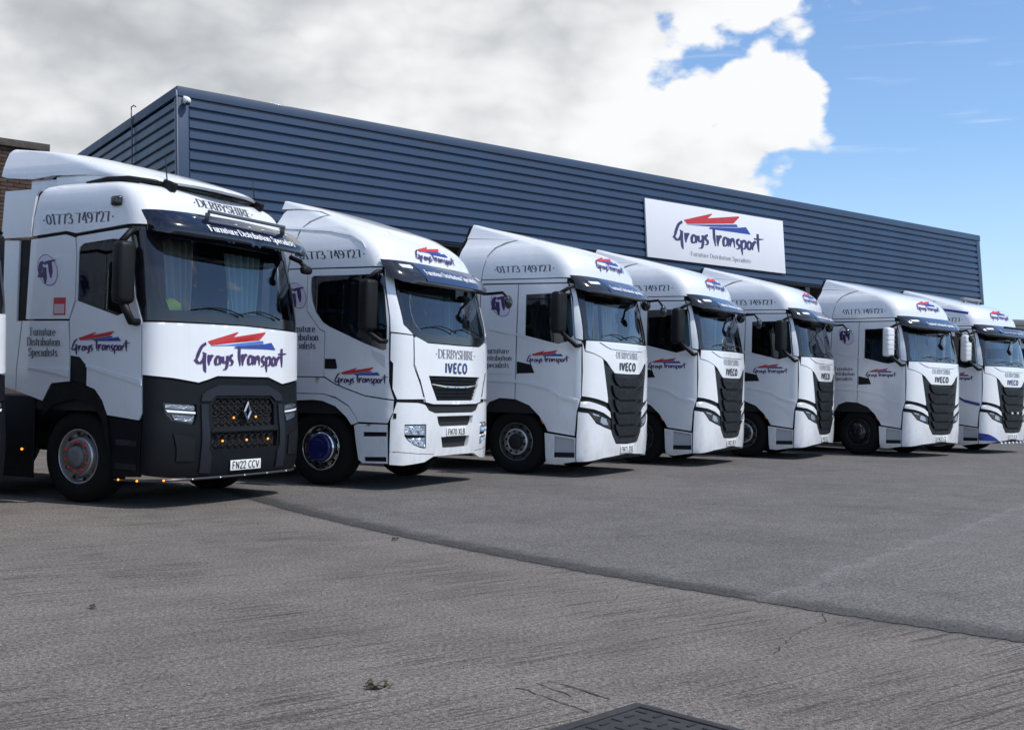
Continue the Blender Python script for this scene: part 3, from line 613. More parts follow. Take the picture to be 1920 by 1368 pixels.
# ------------------------------------------------------------------ brick building
bb = bpy.data.objects.new('brick_building', None); COL.objects.link(bb)
BX, BY = -9.03, 22.0
ba = math.atan2(.6281, .7781)
bb.location = (BX, BY, 0); bb.rotation_euler = (0, 0, ba); bb['label'] = 'brown brick building with a dark coping at the left edge'; bb['category'] = 'building'
BH = 5.62
MORT = mat('brick_mortar', (.085, .068, .058), .9, noise=(3, .3))
def brickwall():
    m = bpy.data.materials.new('brown_brickwork'); m.use_nodes = True; t = NT(m.node_tree); p = t.n['Principled BSDF']
    mp = t.new('ShaderNodeMapping'); mp.inputs['Rotation'].default_value = (R(90), 0, 0); t.l.new(t.new('ShaderNodeTexCoord').outputs['Object'], mp.inputs[0])
    b = t.new('ShaderNodeTexBrick'); t.l.new(mp.outputs[0], b.inputs[0]); b.inputs['Scale'].default_value = 1; b.inputs['Brick Width'].default_value = .225; b.inputs['Row Height'].default_value = .075; b.inputs['Mortar Size'].default_value = .006
    b.inputs[1].default_value = (.12, .06, .04, 1); b.inputs[2].default_value = (.16, .085, .055, 1); b.inputs[3].default_value = (.14, .115, .10, 1)
    t.l.new(b.outputs[0], p.inputs[0]); p.inputs['Roughness'].default_value = .9; return m
add('wall', mesh_of('bbwall', lambda: join(box(-9, -1.37, 0, .3, 0, BH), box(-.3, 0, .31, 9, 0, BH), box(-9, -.31, 8.7, 9, 0, BH)), brickwall()), bb)
add('wall', mesh_of('bbwall2', lambda: box(-1.36, -.004, .008, .3, 0, BH), MORT), bb)
BRK = [mesh_of('brick%d' % i, lambda: box(-.1075, .1075, -.006, .09, -.0325, .0325, .004), mat('brick_brown_%s' % 'abcd'[i], c, .9, noise=(20, .3))) for i, c in enumerate([(.085, .050, .036), (.070, .042, .032), (.098, .060, .042), (.078, .052, .040)])]
row = 0; z = BH - .04; cnt = 0
while z > 2.0 and cnt < 290:
    for k in range(6):
        x = -.113 - .225 * k - (.1125 if row % 2 else 0)
        add('brick', random.choice(BRK), bb, (x, 0, z)); cnt += 1
    if row % 2: add('brick', BRK[row % 4], bb, (-.056, .0005, z)).scale = (.49, 1, 1); cnt += 1
    row += 1; z -= .075
add('coping', mesh_of('bbcoping', lambda: join(box(-9.1, .07, -.07, .36, BH, BH + .14, .01), box(-.36, .07, .365, 9.1, BH, BH + .14, .01)), mat('coping_stone', (.085, .075, .062), .85, noise=(5, .4))), bb)
add('roof', mesh_of('bbroof', lambda: box(-9, -.3, .3, 9, BH - .1, BH - .02), CHAS), bb)

# ------------------------------------------------------------------ far building and trailer on the right
fb = empty('far_building', (37, 78, 0), R(8), 'pale cream flat roofed industrial building far off at right', 'building')
CREAM = mat('cream_cladding', (.56, .54, .48), .6, noise=(.4, .08))
add('wall', mesh_of('fbwall', lambda: box(-4.6, 26, 0, 20, 0, 6.1), CREAM), fb)
add('roof_trim', mesh_of('fbtrim', lambda: box(-4.8, 26.2, -.2, 20.2, 6.1, 6.5, .03), mat('grey_trim', (.22, .23, .24), .5)), fb)
add('lower_wall', mesh_of('fblow', lambda: box(-4.62, 26, -.15, .0, 0, 4.9), mat('grey_cladding', (.23, .24, .25), .6)), fb)
for i in range(4): add('window', mesh_of('fbwin', lambda: box(0, 2.2, -.2, -.152, 2.2, 3.6), GLOSSB), fb, (-3.5 + i * 5, 0, 0))
tr = empty('box_trailer', (21.3, 46, 0), R(44), 'white box trailer with blue side stripe at the right edge', 'trailer')
add('body', mesh_of('trbody', lambda: box(-1.25, 1.25, 0, 13, 1.1, 3.75, .04), WHITE), tr)
add('stripe', mesh_of('trstripe', lambda: box(-1.262, -1.252, .2, 12.8, 2.85, 3.25), STRIPE), tr)
add('skirt', mesh_of('trskirt', lambda: box(-1.2, 1.2, .4, 12.6, .5, 1.09, .02), CHAS), tr)
for s in (-1, 1):
    for y in (9, 10.3, 11.6): add('wheel', mesh_of('trwheel', lambda: lathe([(.0001, -.15), (.27, -.15), (.3, -.15), (.47, -.15), (.5, -.1), (.5, .1), (.47, .15), (.0001, .15)], 28), TYRE), tr, (s * 1.05, y, .5))
# ------------------------------------------------------------------ trucks
SW = Shell([(.16, -1.28, -.93, 1.21), (.30, -1.36, -.98, 1.25), (.6, -1.375, -.99, 1.25), (1.2, -1.365, -.99, 1.25), (1.75, -1.36, -.98, 1.25), (2.1, -1.33, -.97, 1.25), (2.75, -1.17, -.86, 1.24), (3.03, -1.09, -.76, 1.235), (3.2, -1.06, -.68, 1.22),
            (3.3, -1.02, -.6, 1.205, 2.9), (3.4, -.95, -.5, 1.18, 2.8), (3.47, -.87, -.4, 1.15, 2.7), (3.54, -.75, -.25, 1.11, 2.7), (3.6, -.55, -.05, 1.06, 2.7), (3.71, -.1, .3, .99, 2.8), (3.81, .3, .6, .94, 2.9), (3.9, .7, .9, .90), (3.97, 1.0, 1.06, .86)])
SV = Shell([(2.78, -1.37, -.93, 1.255), (2.84, -1.39, -.95, 1.262), (2.95, -1.29, -.9, 1.256), (3.07, -1.13, -.8, 1.244)])
ST = Shell([(.2, -1.30, -.95, 1.2), (.35, -1.37, -1.0, 1.24), (.75, -1.38, -1.0, 1.245), (1.2, -1.375, -1.0, 1.245), (1.6, -1.37, -1.0, 1.245), (1.95, -1.36, -.98, 1.245), (2.65, -1.17, -.86, 1.24), (2.85, -1.1, -.8, 1.235), (2.95, -1.06, -.74, 1.23), (3.07, -1.01, -.66, 1.22),
            (3.18, -.94, -.56, 1.2, 2.9), (3.28, -.84, -.44, 1.17, 2.8), (3.36, -.72, -.3, 1.14, 2.7), (3.42, -.62, -.18, 1.11, 2.7), (3.5, -.4, .02, 1.05, 2.7), (3.61, -.05, .32, .98, 2.7), (3.76, .47, .68, .9, 2.8), (3.86, .92, 1.0, .85)])
TV = Shell([(2.64, -1.36, -.92, 1.25), (2.70, -1.38, -.94, 1.258), (2.82, -1.28, -.9, 1.252), (2.96, -1.11, -.78, 1.238)])
RN = Shell([(.27, -1.28, -.9, 1.22), (.4, -1.33, -.95, 1.245), (.72, -1.35, -.97, 1.25), (1.0, -1.32, -.96, 1.25), (1.35, -1.29, -.95, 1.25), (2.0, -1.27, -.93, 1.25), (2.9, -1.07, -.76, 1.24), (3.1, -1.03, -.7, 1.23), (3.25, -.98, -.63, 1.222), (3.36, -.915, -.54, 1.208),
            (3.43, -.84, -.42, 1.18, 2.9), (3.475, -.71, -.25, 1.12, 2.8), (3.50, -.5, -.05, 1.03, 2.7)])
RV = Shell([(2.86, -1.42, -.92, 1.255), (2.92, -1.44, -.94, 1.268), (3.05, -1.33, -.9, 1.262), (3.17, -1.16, -.8, 1.245)])
RD = Shell([(3.49, -1.0, -.3, 1.0, 2.3), (3.55, -.9, -.2, 1.03, 2.3), (3.62, -.68, 0, 1.04, 2.4), (3.72, -.32, .25, 1.03, 2.5), (3.80, .02, .5, 1.01, 2.6), (3.87, .34, .75, .99, 2.7), (3.93, .8, 1.1, .97), (3.965, 1.2, 1.33, .94), (3.985, 1.36, 1.4, .90)])

TYREP = [(.30, .02), (.31, -.005), (.40, -.012), (.465, .0), (.492, .03), (.5, .06), (.5, .24), (.492, .27), (.465, .3), (.31, .3), (.30, .28)]
def tyre_mesh(dual=False):
    p = lathe([(r, a) for r, a in TYREP], 56, 'x', True)
    grooves = []
    return p if not dual else join(p, moved(p, Matrix.Translation((.33, 0, 0))))
def add_wheel(par, x, y, side, kind, steer=True):
    """wheel with its outer face at x; side -1 = outer face to -x"""
    if steer: prof = [(.30, .012), (.288, .0), (.282, .012), (.272, .05), (.246, .105), (.222, .085), (.206, .03), (.196, .012), (.112, .010), (.110, -.02), (.104, -.035), (.0001, -.038)]
    else: prof = [(.30, .012), (.288, .0), (.28, .02), (.26, .13), (.2, .15), (.12, .15), (.118, .03), (.1, .02), (.0001, .02)]
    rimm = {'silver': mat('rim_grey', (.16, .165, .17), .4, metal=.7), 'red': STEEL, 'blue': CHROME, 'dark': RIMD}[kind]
    rz = 0 if side < 0 else math.pi
    wv = add('wheel', mesh_of(('w', kind, steer, 'wheel_rim'), lambda: lathe(prof, 56), rimm), par, (x, y, .5), (random.uniform(0, 6), 0, rz) if side < 0 else (random.uniform(0, 6), 0, rz))
    add('tyre', mesh_of(('w', steer, 'tyre'), lambda: tyre_mesh(not steer), TYRE), wv)
    hole = mesh_of(('w', 'hand_hole'), lambda: lathe([(.0001, -.004), (.024, -.004), (.026, .004)], 14), DARK)
    for k in range(10):
        a = 2 * math.pi * k / 10
        if steer: add('hand_hole', hole, wv, (.062, .252 * math.cos(a), .252 * math.sin(a)))
        nut = mesh_of(('w', kind, 'nut'), lambda: lathe([(.0001, -.034), (.014, -.034), (.02, -.022), (.0235 if kind == 'red' else .017, .012)], 10), {'red': REDNUT, 'silver': DARK, 'blue': CHROME, 'dark': DARK}[kind])
        add('wheel_nut', nut, wv, ((.004 if steer else .15), .163 * math.cos(a + .3), .163 * math.sin(a + .3)))
    if steer:
        if kind == 'blue': add('hub_cap', mesh_of(('w', 'bluecap'), lambda: lathe([(.188, .025), (.19, -.03), (.18, -.045), (.12, -.06), (.11, -.05), (.06, -.055), (.0001, -.06)], 48), BLUECAP), wv)
        elif kind == 'dark': add('hub_cap', mesh_of(('w', 'darkcap'), lambda: lathe([(.205, .025), (.207, -.02), (.195, -.034), (.10, -.05), (.0001, -.055)], 48), GLOSSB), wv)
        else:
            add('hub_cap', mesh_of(('w', kind, 'hubcap'), lambda: lathe([(.114, .011), (.114, -.026), (.106, -.044), (.05, -.05), (.0001, -.052)], 36), DARK if kind == 'silver' else mat('hub_grey', (.16, .165, .17), .5)), wv)
            if kind == 'silver': add('wheel_disc', mesh_of(('w', 'disc'), lambda: lathe([(.207, .028), (.205, .008), (.2, .003), (.114, .003), (.112, .012)], 48), STEEL), wv)
            if kind == 'red': add('nut_ring', mesh_of(('w', 'nutring'), lambda: lathe([(.195, .009), (.193, -.006), (.135, -.006), (.132, .008)], 40), mat('ring_grey', (.22, .20, .20), .45, metal=.4)), wv)
    return wv
class Truck:
    def __init__(s, model, sh, pos, yaw, label):
        s.m, s.sh = model, sh; s.e = empty('tractor_unit', (*pos, 0), yaw, label, 'truck', 'tractor units parked in a row'); s.k = 0
    def part(s, name, key, fn, material, par=None, **kw): return add(name, mesh_of((s.m, key, name), fn, material), par or s.e, **kw)
    def sym(s, name, half, material, holes=(), sh=None, par=None, **kw):
        sh = sh or s.sh; s.k += 1
        return s.part(name, 'y%d' % s.k, lambda: skin(sh, [symm(sh, half)] + [h for h in holes], zl=ZL, **kw), material, par)
    def pair(s, name, pts, material, holes=(), sh=None, par=(None, None), sides=(-1, 1), **kw):
        sh = sh or s.sh; out = []; s.k += 1
        for i, sg in enumerate(sides):
            def fn(sg=sg):
                P = [sh.path(p) for p in [pts, *holes]]
                if sg > 0: P = [[(-q, z) for q, z in p] for p in P]
                return skin(sh, P, zl=ZL, **kw)
            out.append(s.part(name, 'p%d%d' % (s.k, sg), fn, material, par[i]))
        return out
    def text(s, name, polys, q0, z0, material, sh=None, both=False, width=0, zs=1., off=.005, par=None):
        sh = sh or s.sh; s.k += 1
        o = s.part(name, 't%d' % s.k, lambda: decal(sh, polys, q0, z0, zs, off), material, par)
        if both: s.part(name, 't%dr' % s.k, lambda: decal(sh, polys, -q0 - width, z0, zs, off), material, par)
        return o
    def logo(s, qy, z0, W, sh=None, both=True, zs=1., par=None, front=False):
        sh = sh or s.sh; q0 = -W / 2 if front else -sh.qs(qy, z0); sc = lambda P: [(W * a, W * b) for a, b in P]; kw = dict(both=both and not front, width=W, zs=zs, sh=sh, par=par)
        o_ = .007 if front else 0.; s.text('red_arrow_print', [sc(LOGO['red'])], q0, z0, RED, off=.005 + o_, **kw); s.text('blue_arrow_print', [sc(LOGO['blue1'])], q0, z0, BLUEM if W > 1.4 else BLUEV, off=.005 + o_, **kw)
        s.text('blue_arrow_print', [sc(LOGO['blue2'])], q0, z0, BLUEV, off=.0058 + o_, **kw); s.text('name_print', [sc(q) for q in brush(LOGO['S'], .0195)], q0, z0, PURP, off=.0066 + o_, **kw)
    def gt(s, cy, cz, r, sh=None):
        sh = sh or s.sh; q0 = -sh.qs(cy, cz)
        disc = [(r * .95 * math.cos(R(i * 10)), r * 1.1 * math.sin(R(i * 10))) for i in range(36)]; ring = ribbon([(p[0] * 1.03, p[1] * 1.03) for p in disc + disc[:1]], lambda d, t: r * .04)
        s.text('roundel_print', [disc], q0, cz, LILAC, off=.004, sh=sh, both=True); s.text('ring_print', ring, q0, cz, PURP, off=.0048, sh=sh, both=True)
        g = [[(r * 2.25 * (a - .52), r * 2.1 * (b - .5)) for a, b in q] for q in brush(GTS, .125)]; s.text('letters_print', g, q0, cz, PURP, off=.0062, sh=sh, both=True)
    def phone(s, y0, y1, z0, h, col=INK):
        W = y0 - y1; p, wd = text_polys('.01773 749727.', h, 'serif'); k = W / wd; s.text('phone_print', [[(a * k, b) for a, b in q] for q in p], -s.sh.qs(y0, z0), z0, col, both=True, width=W)
    def lines(s, rows, h, col=INK):
        for txt, y0, y1, z in rows: s.text('side_print', tl(txt, h, y0 - y1), -s.sh.qs(y0, z), z, col, both=True, width=y0 - y1, off=.0095)
    def front(s, txt, W, z, h, col, style='serif', sh=None, par=None, zs=1., off=.005): s.text('front_print', tl(txt, h, W, style), -W / 2, z, col, sh=sh, par=par, zs=zs, off=off)
    # pieces common to all
    def running_gear(s, kind, wheelbase=3.7, arch=.60, arch_z=.5, steer=0):
        for wx, sg in ((-1.165, -1), (1.165, 1)): add_wheel(s.e, wx, 0, sg, kind).rotation_euler.z += R(steer)
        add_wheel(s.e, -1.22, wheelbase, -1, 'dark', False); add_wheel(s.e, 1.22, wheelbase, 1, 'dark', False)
        s.part('chassis', 'ch', lambda: join(box(-.46, -.36, -.9, 4.9, .72, 1.0), box(.36, .46, -.9, 4.9, .72, 1.0), box(-.75, .75, -.95, .62, .42, 1.35, .05), box(-1.0, 1.0, -.12, .12, .36, .6, .04), box(-.8, .8, wheelbase - .15, wheelbase + .15, .36, .64, .05), box(-.36, .36, 4.7, 4.8, .74, .98), box(-.36, .36, 1.9, 2.0, .74, .98)), CHAS)
        for sg in (-1, 1):
            M = Matrix.Scale(-1, 4, (1, 0, 0)) if sg > 0 else Matrix()
            s.part('fuel_tank', 'tk%d' % sg, lambda: moved(box(-1.2, -.55, 1.25, 2.75, .38, 1.02, .1), M), DGREY); s.part('side_skirt', 'ss%d' % sg, lambda: moved(box(-1.235, -1.205, .60, 3.1, .24, 1.14, .012), M), DGREY)
            def guard(y0, rr, x0, x1, a0, a1):
                pr = [(y0 + r_ * math.cos(R(a)), .5 + r_ * math.sin(R(a))) for r_, rng_ in ((rr, range(a0, a1 + 1, 8)), (rr - .02, range(a1, a0 - 1, -8))) for a in rng_]
                return prism(pr, x0, x1, 'x')
            s.part('mudguard', 'mg%d' % sg, lambda: moved(guard(0, arch, -1.05, -.76, -4, 176), M), CHAS); s.part('mudguard', 'mr%d' % sg, lambda: moved(guard(wheelbase, .6, -1.22, -.55, 12, 164), M), CHAS)
        s.part('fifth_wheel', 'fw', lambda: moved(lathe([(.0001, .1), (.42, .1), (.45, .07), (.45, .0), (.0001, 0)], 32, 'z'), Matrix.Translation((0, wheelbase - .2, 1.12))), CHAS)
        s.part('catwalk', 'cw', lambda: box(-.5, .5, 1.1, 2.9, 1.02, 1.05), mat('aluminium_tread', (.4, .4, .4), .5, metal=.8))
    def interior(s, zd, back, curtains, ztop):
        s.part('dashboard', 'dash', lambda: prism([(-1.12, zd), (-.95, zd + .02), (-.72, zd + .01), (-.62, zd - .12), (-.66, 1.45), (-1.12, 1.45)], -1.1, 1.1, 'x'), TRIM)
        for x in (-.62, .62):
            st = s.part('seat', 'seat%d' % (x > 0), lambda: join(box(x - .26, x + .26, -.42, .12, 1.42, 1.62, .06), moved(box(x - .25, x + .25, -.07, .07, 0, .72, .06), Matrix.Translation((0, .1, 1.6)) @ Matrix.Rotation(R(-9), 4, 'X')), box(x - .14, x + .14, .13, .23, 2.36, 2.56, .04)), SEATM)
        s.part('steering_wheel', 'stw', lambda: moved(join(lathe([(.225 + .016 * math.cos(a), .016 * math.sin(a)) for a in np.linspace(0, 6.28, 9)], 30, 'z'), box(-.2, .2, -.02, .02, -.012, .012), lathe([(.0001, .02), (.06, .015), (.06, -.03)], 16, 'z')), Matrix.Translation((-.62, -.66, zd + .08)) @ Matrix.Rotation(R(28), 4, 'X')), GLOSSB)
        def drape(x0, x1, y, z0, z1, amp=.035, n=60, lam=.11, tap=1.):
            vs, fs = [], []; xm = x0 + (x1 - x0) * (.75 if x0 < 0 else .6)
            for i in range(n + 1):
                t = i / n; x = x0 + (x1 - x0) * t; xl = xm + (x - xm) * tap; yy = y + amp * math.sin(2 * math.pi * (x / lam) + .8 * math.sin(9 * t))
                vs += [(xl, yy, z0), ((x * .55 + xl * .45), yy, (z0 + z1) / 2), (x, yy + .01, z1)]
            for i in range(n):
                for k in range(2): fs.append((i * 3 + k, i * 3 + 3 + k, i * 3 + 4 + k, i * 3 + 1 + k))
            return vs, fs, True
        s.part('rear_curtain', 'rc' + back.name, lambda: drape(-1.12, 1.12, .42, 1.4, ztop, .03, 90, .16), back)
        for i, (x0, x1, y, z0, z1, m) in enumerate(curtains): s.part('curtain', 'cu%d%s' % (i, m.name), lambda: drape(x0, x1, y, z0, z1, .04, 48, .12, .62), m)  # curtains, plus pale drapes added to brighten some windscreens
    def wipers(s, z, sh=None):
        sh = sh or s.sh
        for i, (xa, xb) in enumerate(((-.05, -.78), (.62, -.02))):
            def fn():
                P = []
                for k in range(9): t = k / 8; q = sh.qf(xa + (xb - xa) * t, z); zz = z + .05 * math.sin(math.pi * t) + .03 * t; P.append(sh.S(q, zz) + sh.N(q, zz) * .03)
                return tube(P, [.014] + [.008] * 8, 6)
            s.part('wiper', 'wp%d' % i, fn, BLACK)
    def mirrors(s, x, y, z0, z1, cover, arms, hw=.12, hd=.085):
        for sg in (-1, 1):
            M = Matrix.Scale(-1, 4, (1, 0, 0)) if sg > 0 else Matrix()
            def fl(p): return (moved(p, M)[0], [f[::-1] for f in p[1]] if sg > 0 else p[1], p[2])
            mo = s.part('side_mirror', 'mi%d' % sg, lambda: fl(moved(box(-hw, hw, -hd, hd, z0, z1, .055), Matrix.Translation((x + (.06 if sg > 0 else 0), y + (.16 if sg > 0 else 0), 0)) @ Matrix.Rotation(R(-12), 4, 'Z'))), cover)
            s.part('mirror_glass', 'mgl%d' % sg, lambda: fl(moved(box(-hw + .03, hw - .03, hd + .001, hd + .006, z0 + .05, z1 - .05), Matrix.Translation((x + (.06 if sg > 0 else 0), y + (.16 if sg > 0 else 0), 0)) @ Matrix.Rotation(R(-12), 4, 'Z'))), CHROME, mo)
            for i, (pts, r) in enumerate(arms): s.part('mirror_arm', 'ma%d%d' % (sg, i), lambda: fl(tube([(a, b + (.14 if sg > 0 else 0), c) for a, b, c in pts], r, 8)), BLACK, mo)
    def plate(s, txt, z, y=None, w=.52, h=.112):
        sh = s.sh; yy = sh.S(0, z)[1] - .012 if y is None else y
        p = s.part('number_plate', 'npl' + txt, lambda: box(-w / 2, w / 2, yy - .008, yy, z - h / 2, z + h / 2, .002), PLATEM)
        s.part('plate_lettering', 'npt' + txt, lambda: flat([[(a - .45 * w + 0, z - .039 + b) for a, b in q] for q in tl(txt, .078, w * .9, 'sans')], yy - .0105), INKD, p)
    def liner(s, zlo, ztop, yr, winS, winF, rear_cut=None):
        """dark inner skin with the window openings"""
        sh = s.sh; P = symm(sh, [('f', 0, zlo), ('s', -.9, zlo), ('s', yr, zlo), ('s', yr, ztop - .15), ('s', yr, ztop), ('f', 0, ztop)])
        hs = [inset(sh.path(winS), -.03)]; hs.append([(-q, z) for q, z in hs[0]]); hs.append(inset(symm(sh, winF), -.03))
        s.part('cab_lining', 'lin', lambda: skin(sh, [P] + hs, off=-.035, depth=0, gap=0, zl=ZL, grid=.12), DARK)
        zz = np.linspace(zlo, ztop, 30)
        s.part('cab_rear_wall', 'crw', lambda: prism([(-(sh.par(z)[2] - .04), z) for z in zz] + [((sh.par(z)[2] - .04), z) for z in zz[::-1]], yr - .03, yr, 'y'), CHAS)

# ---- the five look-alike cabs with the tall black grille
def make_sway(pos, yaw, label, plate, kind, cover=BLACK, stripes=False, back=None, curtains=(), stripe_mirror=None, steer=0, horn=False):
    t = Truck('sw', SW, pos, yaw, label); f, s = fr_, sd_
    winS = s([(-.165, 2.78), (-.55, 2.79), (-.925, 2.79), (-.975, 2.4), (-1.0, 2.15), (-.9, 2.06), (-.74, 2.02), (-.17, 2.15)])
    wsH = f([(0, 2.115), (-.6, 2.11), (-1.10, 2.10), (-1.13, 2.2), (-1.06, 2.74), (-.98, 2.79), (0, 2.80)])
    t.liner(.95, 3.6, .60, winS, wsH)
    roof = t.sym('roof_cap', [('f', 0, 3.03), ('s', -.7, 3.03), ('s', .64, 3.03), ('s', .62, 3.21), ('s', .57, 3.40), ('s', .47, 3.53), ('s', .31, 3.61), ('s', .12, 3.66), ('s', .6, 3.70), ('s', 1.09, 3.73), ('s', 1.045, 3.965), ('f', 0, 3.965)], WHITE, depth=.03)
    t.part('deflector_edge', 'dfe', lambda: prism([(-.9, 3.55), (-.96, 3.72), (-.84, 3.95), (.84, 3.95), (.96, 3.72), (.9, 3.55)], 1.06, 1.13, 'y'), CHAS, roof)
    ext = t.pair('side_fairing', s([(.66, 2.96), (.65, 3.04), (.63, 3.21), (.585, 3.40), (.485, 3.545), (.325, 3.628), (.14, 3.665), (.6, 3.695), (1.075, 3.72), (1.11, 3.40), (1.12, 2.96), (1.12, 1.2), (.68, 1.2)]), WHITE, depth=.03)
    t.pair('rubber_edge', s([(1.13, 1.25), (1.13, 2.96), (1.12, 3.40), (1.085, 3.70), (1.15, 3.70), (1.19, 3.40), (1.2, 2.96), (1.2, 1.25)]), CHAS, off=-.01)
    t.pair('drip_rail', s([(.65, 2.965), (-.86, 2.955), (-.86, 3.02), (.65, 3.022)]), WHITE, off=-.008, depth=.02)
    door = t.pair('door', s([(-.03, 2.945), (-.88, 2.94), (-.955, 2.7), (-1.02, 2.1), (-1.125, 2.062), (-1.135, 1.6), (-1.14, 1.22), (-1.08, 1.0), (-1.055, .635), (-.60, .685), (-.54, .79), (-.44, .92), (-.27, 1.07), (-.02, 1.16)]), WHITE, [winS])
    t.pair('side_window', winS, SGLASS, off=-.014, depth=0, gap=-.012, par=door)
    t.pair('door_handle', s([(-.035, 1.75), (-.29, 1.70), (-.35, 1.57), (-.035, 1.555)]), BLACK, off=.006, par=door)
    t.pair('sleeper_panel', s([(.645, 2.945), (-.02, 2.945), (-.01, 2.06), (-.01, 2.0), (-.01, 1.16), (.26, 1.17), (.45, 1.10), (.55, .95), (.66, .8), (.66, 1.2)]), WHITE)
    t.pair('locker_lid', s([(.62, 2.0), (.012, 2.0), (.012, 1.55), (.62, 1.545)]), WHITE, off=.006, depth=.008)
    crs = lambda z0: [(.62, z0 + .02), (-.06, z0), (-.35, z0 - .04), (-.62, z0 - .10), (-.80, z0 - .22), (-1.1, z0 - .28)]
    t.pair('body_crease', s(crs(1.46) + [(y, z - .045) for y, z in crs(1.46)[::-1]]), WHITE, off=.013, depth=.02, gap=0, par=door)
    t.pair('belt_ridge', s([(.48, 2.27), (-.165, 2.145), (-.76, 2.015), (-1.0, 2.0), (-1.0, 1.985), (-.76, 1.995), (-.165, 2.12), (.48, 2.235)]), WHITE, off=.01, depth=.012, gap=0, par=door)
    t.pair('front_pillar', [('s', -.90, 2.94), ('s', -.97, 2.7), ('s', -1.035, 2.1), ('f', -1.205, 2.08), ('f', -1.20, 2.2), ('f', -1.19, 2.6), ('f', -1.185, 2.94)], WHITE, off=.004)
    fritO = symm(SW, f([(0, 2.085), (-1.19, 2.085), (-1.192, 2.2), (-1.183, 2.6), (-1.178, 2.82), (0, 2.83)])); fritH = symm(SW, wsH)
    ws = t.part('windscreen', 'ws', lambda: skin(SW, [fritH], off=-.012, depth=0, gap=-.012, zl=ZL), GLASS)
    t.part('windscreen_border', 'wsb', lambda: skin(SW, [fritO, fritH], off=-.006, depth=.012, zl=ZL), GLOSSB, ws)
    t.sym('header_panel', f([(0, 2.835), (-1.175, 2.825), (-1.175, 3.02), (0, 3.025)]), BLACK)
    t.sym('front_panel', f([(0, 2.08), (-1.17, 2.075), (-1.185, 1.92), (-1.05, 1.885), (-.88, 1.83), (-.74, 1.765), (-.60, 1.66), (-.48, 1.595), (0, 1.59)]), WHITE, off=.004)
    t.sym('panel_step', f([(0, 2.055), (-.92, 2.06), (-.75, 2.0), (-.6, 1.965), (0, 1.96)]), WHITE, off=.016, depth=.012)
    t.pair('corner_panel', [('s', -1.135, 2.05), ('f', -1.19, 1.91), ('f', -1.05, 1.875), ('f', -.88, 1.82), ('f', -.845, 1.79), ('f', -.80, 1.6), ('f', -.70, 1.20), ('f', -.70, 1.135), ('f', -.95, 1.19), ('f', -1.12, 1.22), ('s', -1.145, 1.235), ('s', -1.15, 1.6)], WHITE, off=.006)
    # grille: dark backing with proud slabs
    gp = f([(0, 1.585), (-.49, 1.585), (-.62, 1.66), (-.83, 1.76), (-.79, 1.6), (-.69, 1.15), (-.58, 1.0), (-.575, .80), (-.555, .66), (-.42, .515), (0, .50)])
    gr = t.sym('grille', gp, mat('grille_grey', (.011, .012, .0145), .45, noise=(5, .2), spec=.35), off=.004, depth=.03)
    for i, (z1, z0, xw) in enumerate([(1.53, 1.40, .50), (1.34, 1.19, .53), (1.13, .99, .46), (.93, .80, .45), (.745, .625, .43)]):
        sl = t.sym('grille_slat', f([(0, z1), (-.36, z1), (-.44, z1 + .012), (-xw - .07, z1 + .07), (-xw - .05, z1 - .01), (-xw + .02, z0 + .05), (-.38, z0), (0, z0)]), BLACK, off=.035, depth=.05, par=gr)
        t.sym('grille_slot', f([(0, z0 - .004), (-.33, z0 - .004), (-.30, z0 - .05), (0, z0 - .05)]), DARK, off=.007, depth=.01, gap=0, par=gr)
    t.pair('lamp_recess', [('s', -1.15, 1.225), ('f', -1.1, 1.21), ('f', -.71, 1.12), ('f', -.60, 1.01), ('f', -.60, .68), ('f', -1.0, .80), ('s', -1.10, .93)], BLACK, off=-.012)
    t.pair('daylight_strip', [('s', -1.13, 1.155), ('f', -1.13, 1.16), ('f', -.98, 1.125), ('f', -.77, 1.075), ('f', -.63, 1.0), ('f', -.60, .90), ('f', -.82, .985), ('f', -1.05, 1.04), ('s', -1.12, 1.07)], WHITE, off=.006)
    lm = t.pair('headlamp', [('f', -1.13, 1.0), ('f', -.95, .965), ('f', -.60, .87), ('f', -.60, .735), ('f', -.78, .775), ('f', -.98, .84), ('f', -1.06, .915)], GLOSSB, off=-.004)
    t.pair('lamp_reflector', [('f', -.88, .93), ('f', -.74, .895), ('f', -.68, .80), ('f', -.80, .80), ('f', -.90, .84)], LAMPC, off=.002, depth=.004, par=lm)
    t.pair('lamp_bar', [('f', -1.08, .985), ('f', -.93, .955), ('f', -.92, .925), ('f', -1.04, .945)], LAMPC, off=.002, depth=.004, par=lm)
    bmp = t.sym('bumper', [('f', 0, .49), ('f', -.43, .505), ('f', -.565, .65), ('f', -.60, .72), ('f', -.80, .765), ('f', -1.0, .825), ('f', -1.07, .90), ('f', -1.14, .98), ('s', -1.10, 1.0), ('s', -1.085, .62), ('s', -1.085, .245), ('f', -1.1, .255), ('f', -.80, .295), ('f', 0, .335)], WHITE, off=.006, depth=.04)
    t.sym('lower_lip', [('f', 0, .325), ('f', -.80, .285), ('f', -1.02, .265), ('f', -1.0, .21), ('f', 0, .22)], BLACK, off=-.06, depth=.06)
    stp = t.pair('step_panel', s([(-.545, .665), (-1.045, .61), (-1.07, .61), (-1.075, .245), (-.73, .185), (-.575, .19)]), WHITE, [s([(-.72, .62), (-1.05, .585), (-1.06, .31), (-.72, .30)])])
    t.pair('step_recess', s([(-.71, .63), (-1.055, .59), (-1.065, .38), (-.71, .37)]), mat('step_grey', (.42, .43, .46), .5), off=-.03, par=stp)
    t.pair('step_tread', s([(-.71, .37), (-1.065, .385), (-1.065, .30), (-.71, .295)]), BLACK, off=-.004, par=stp)
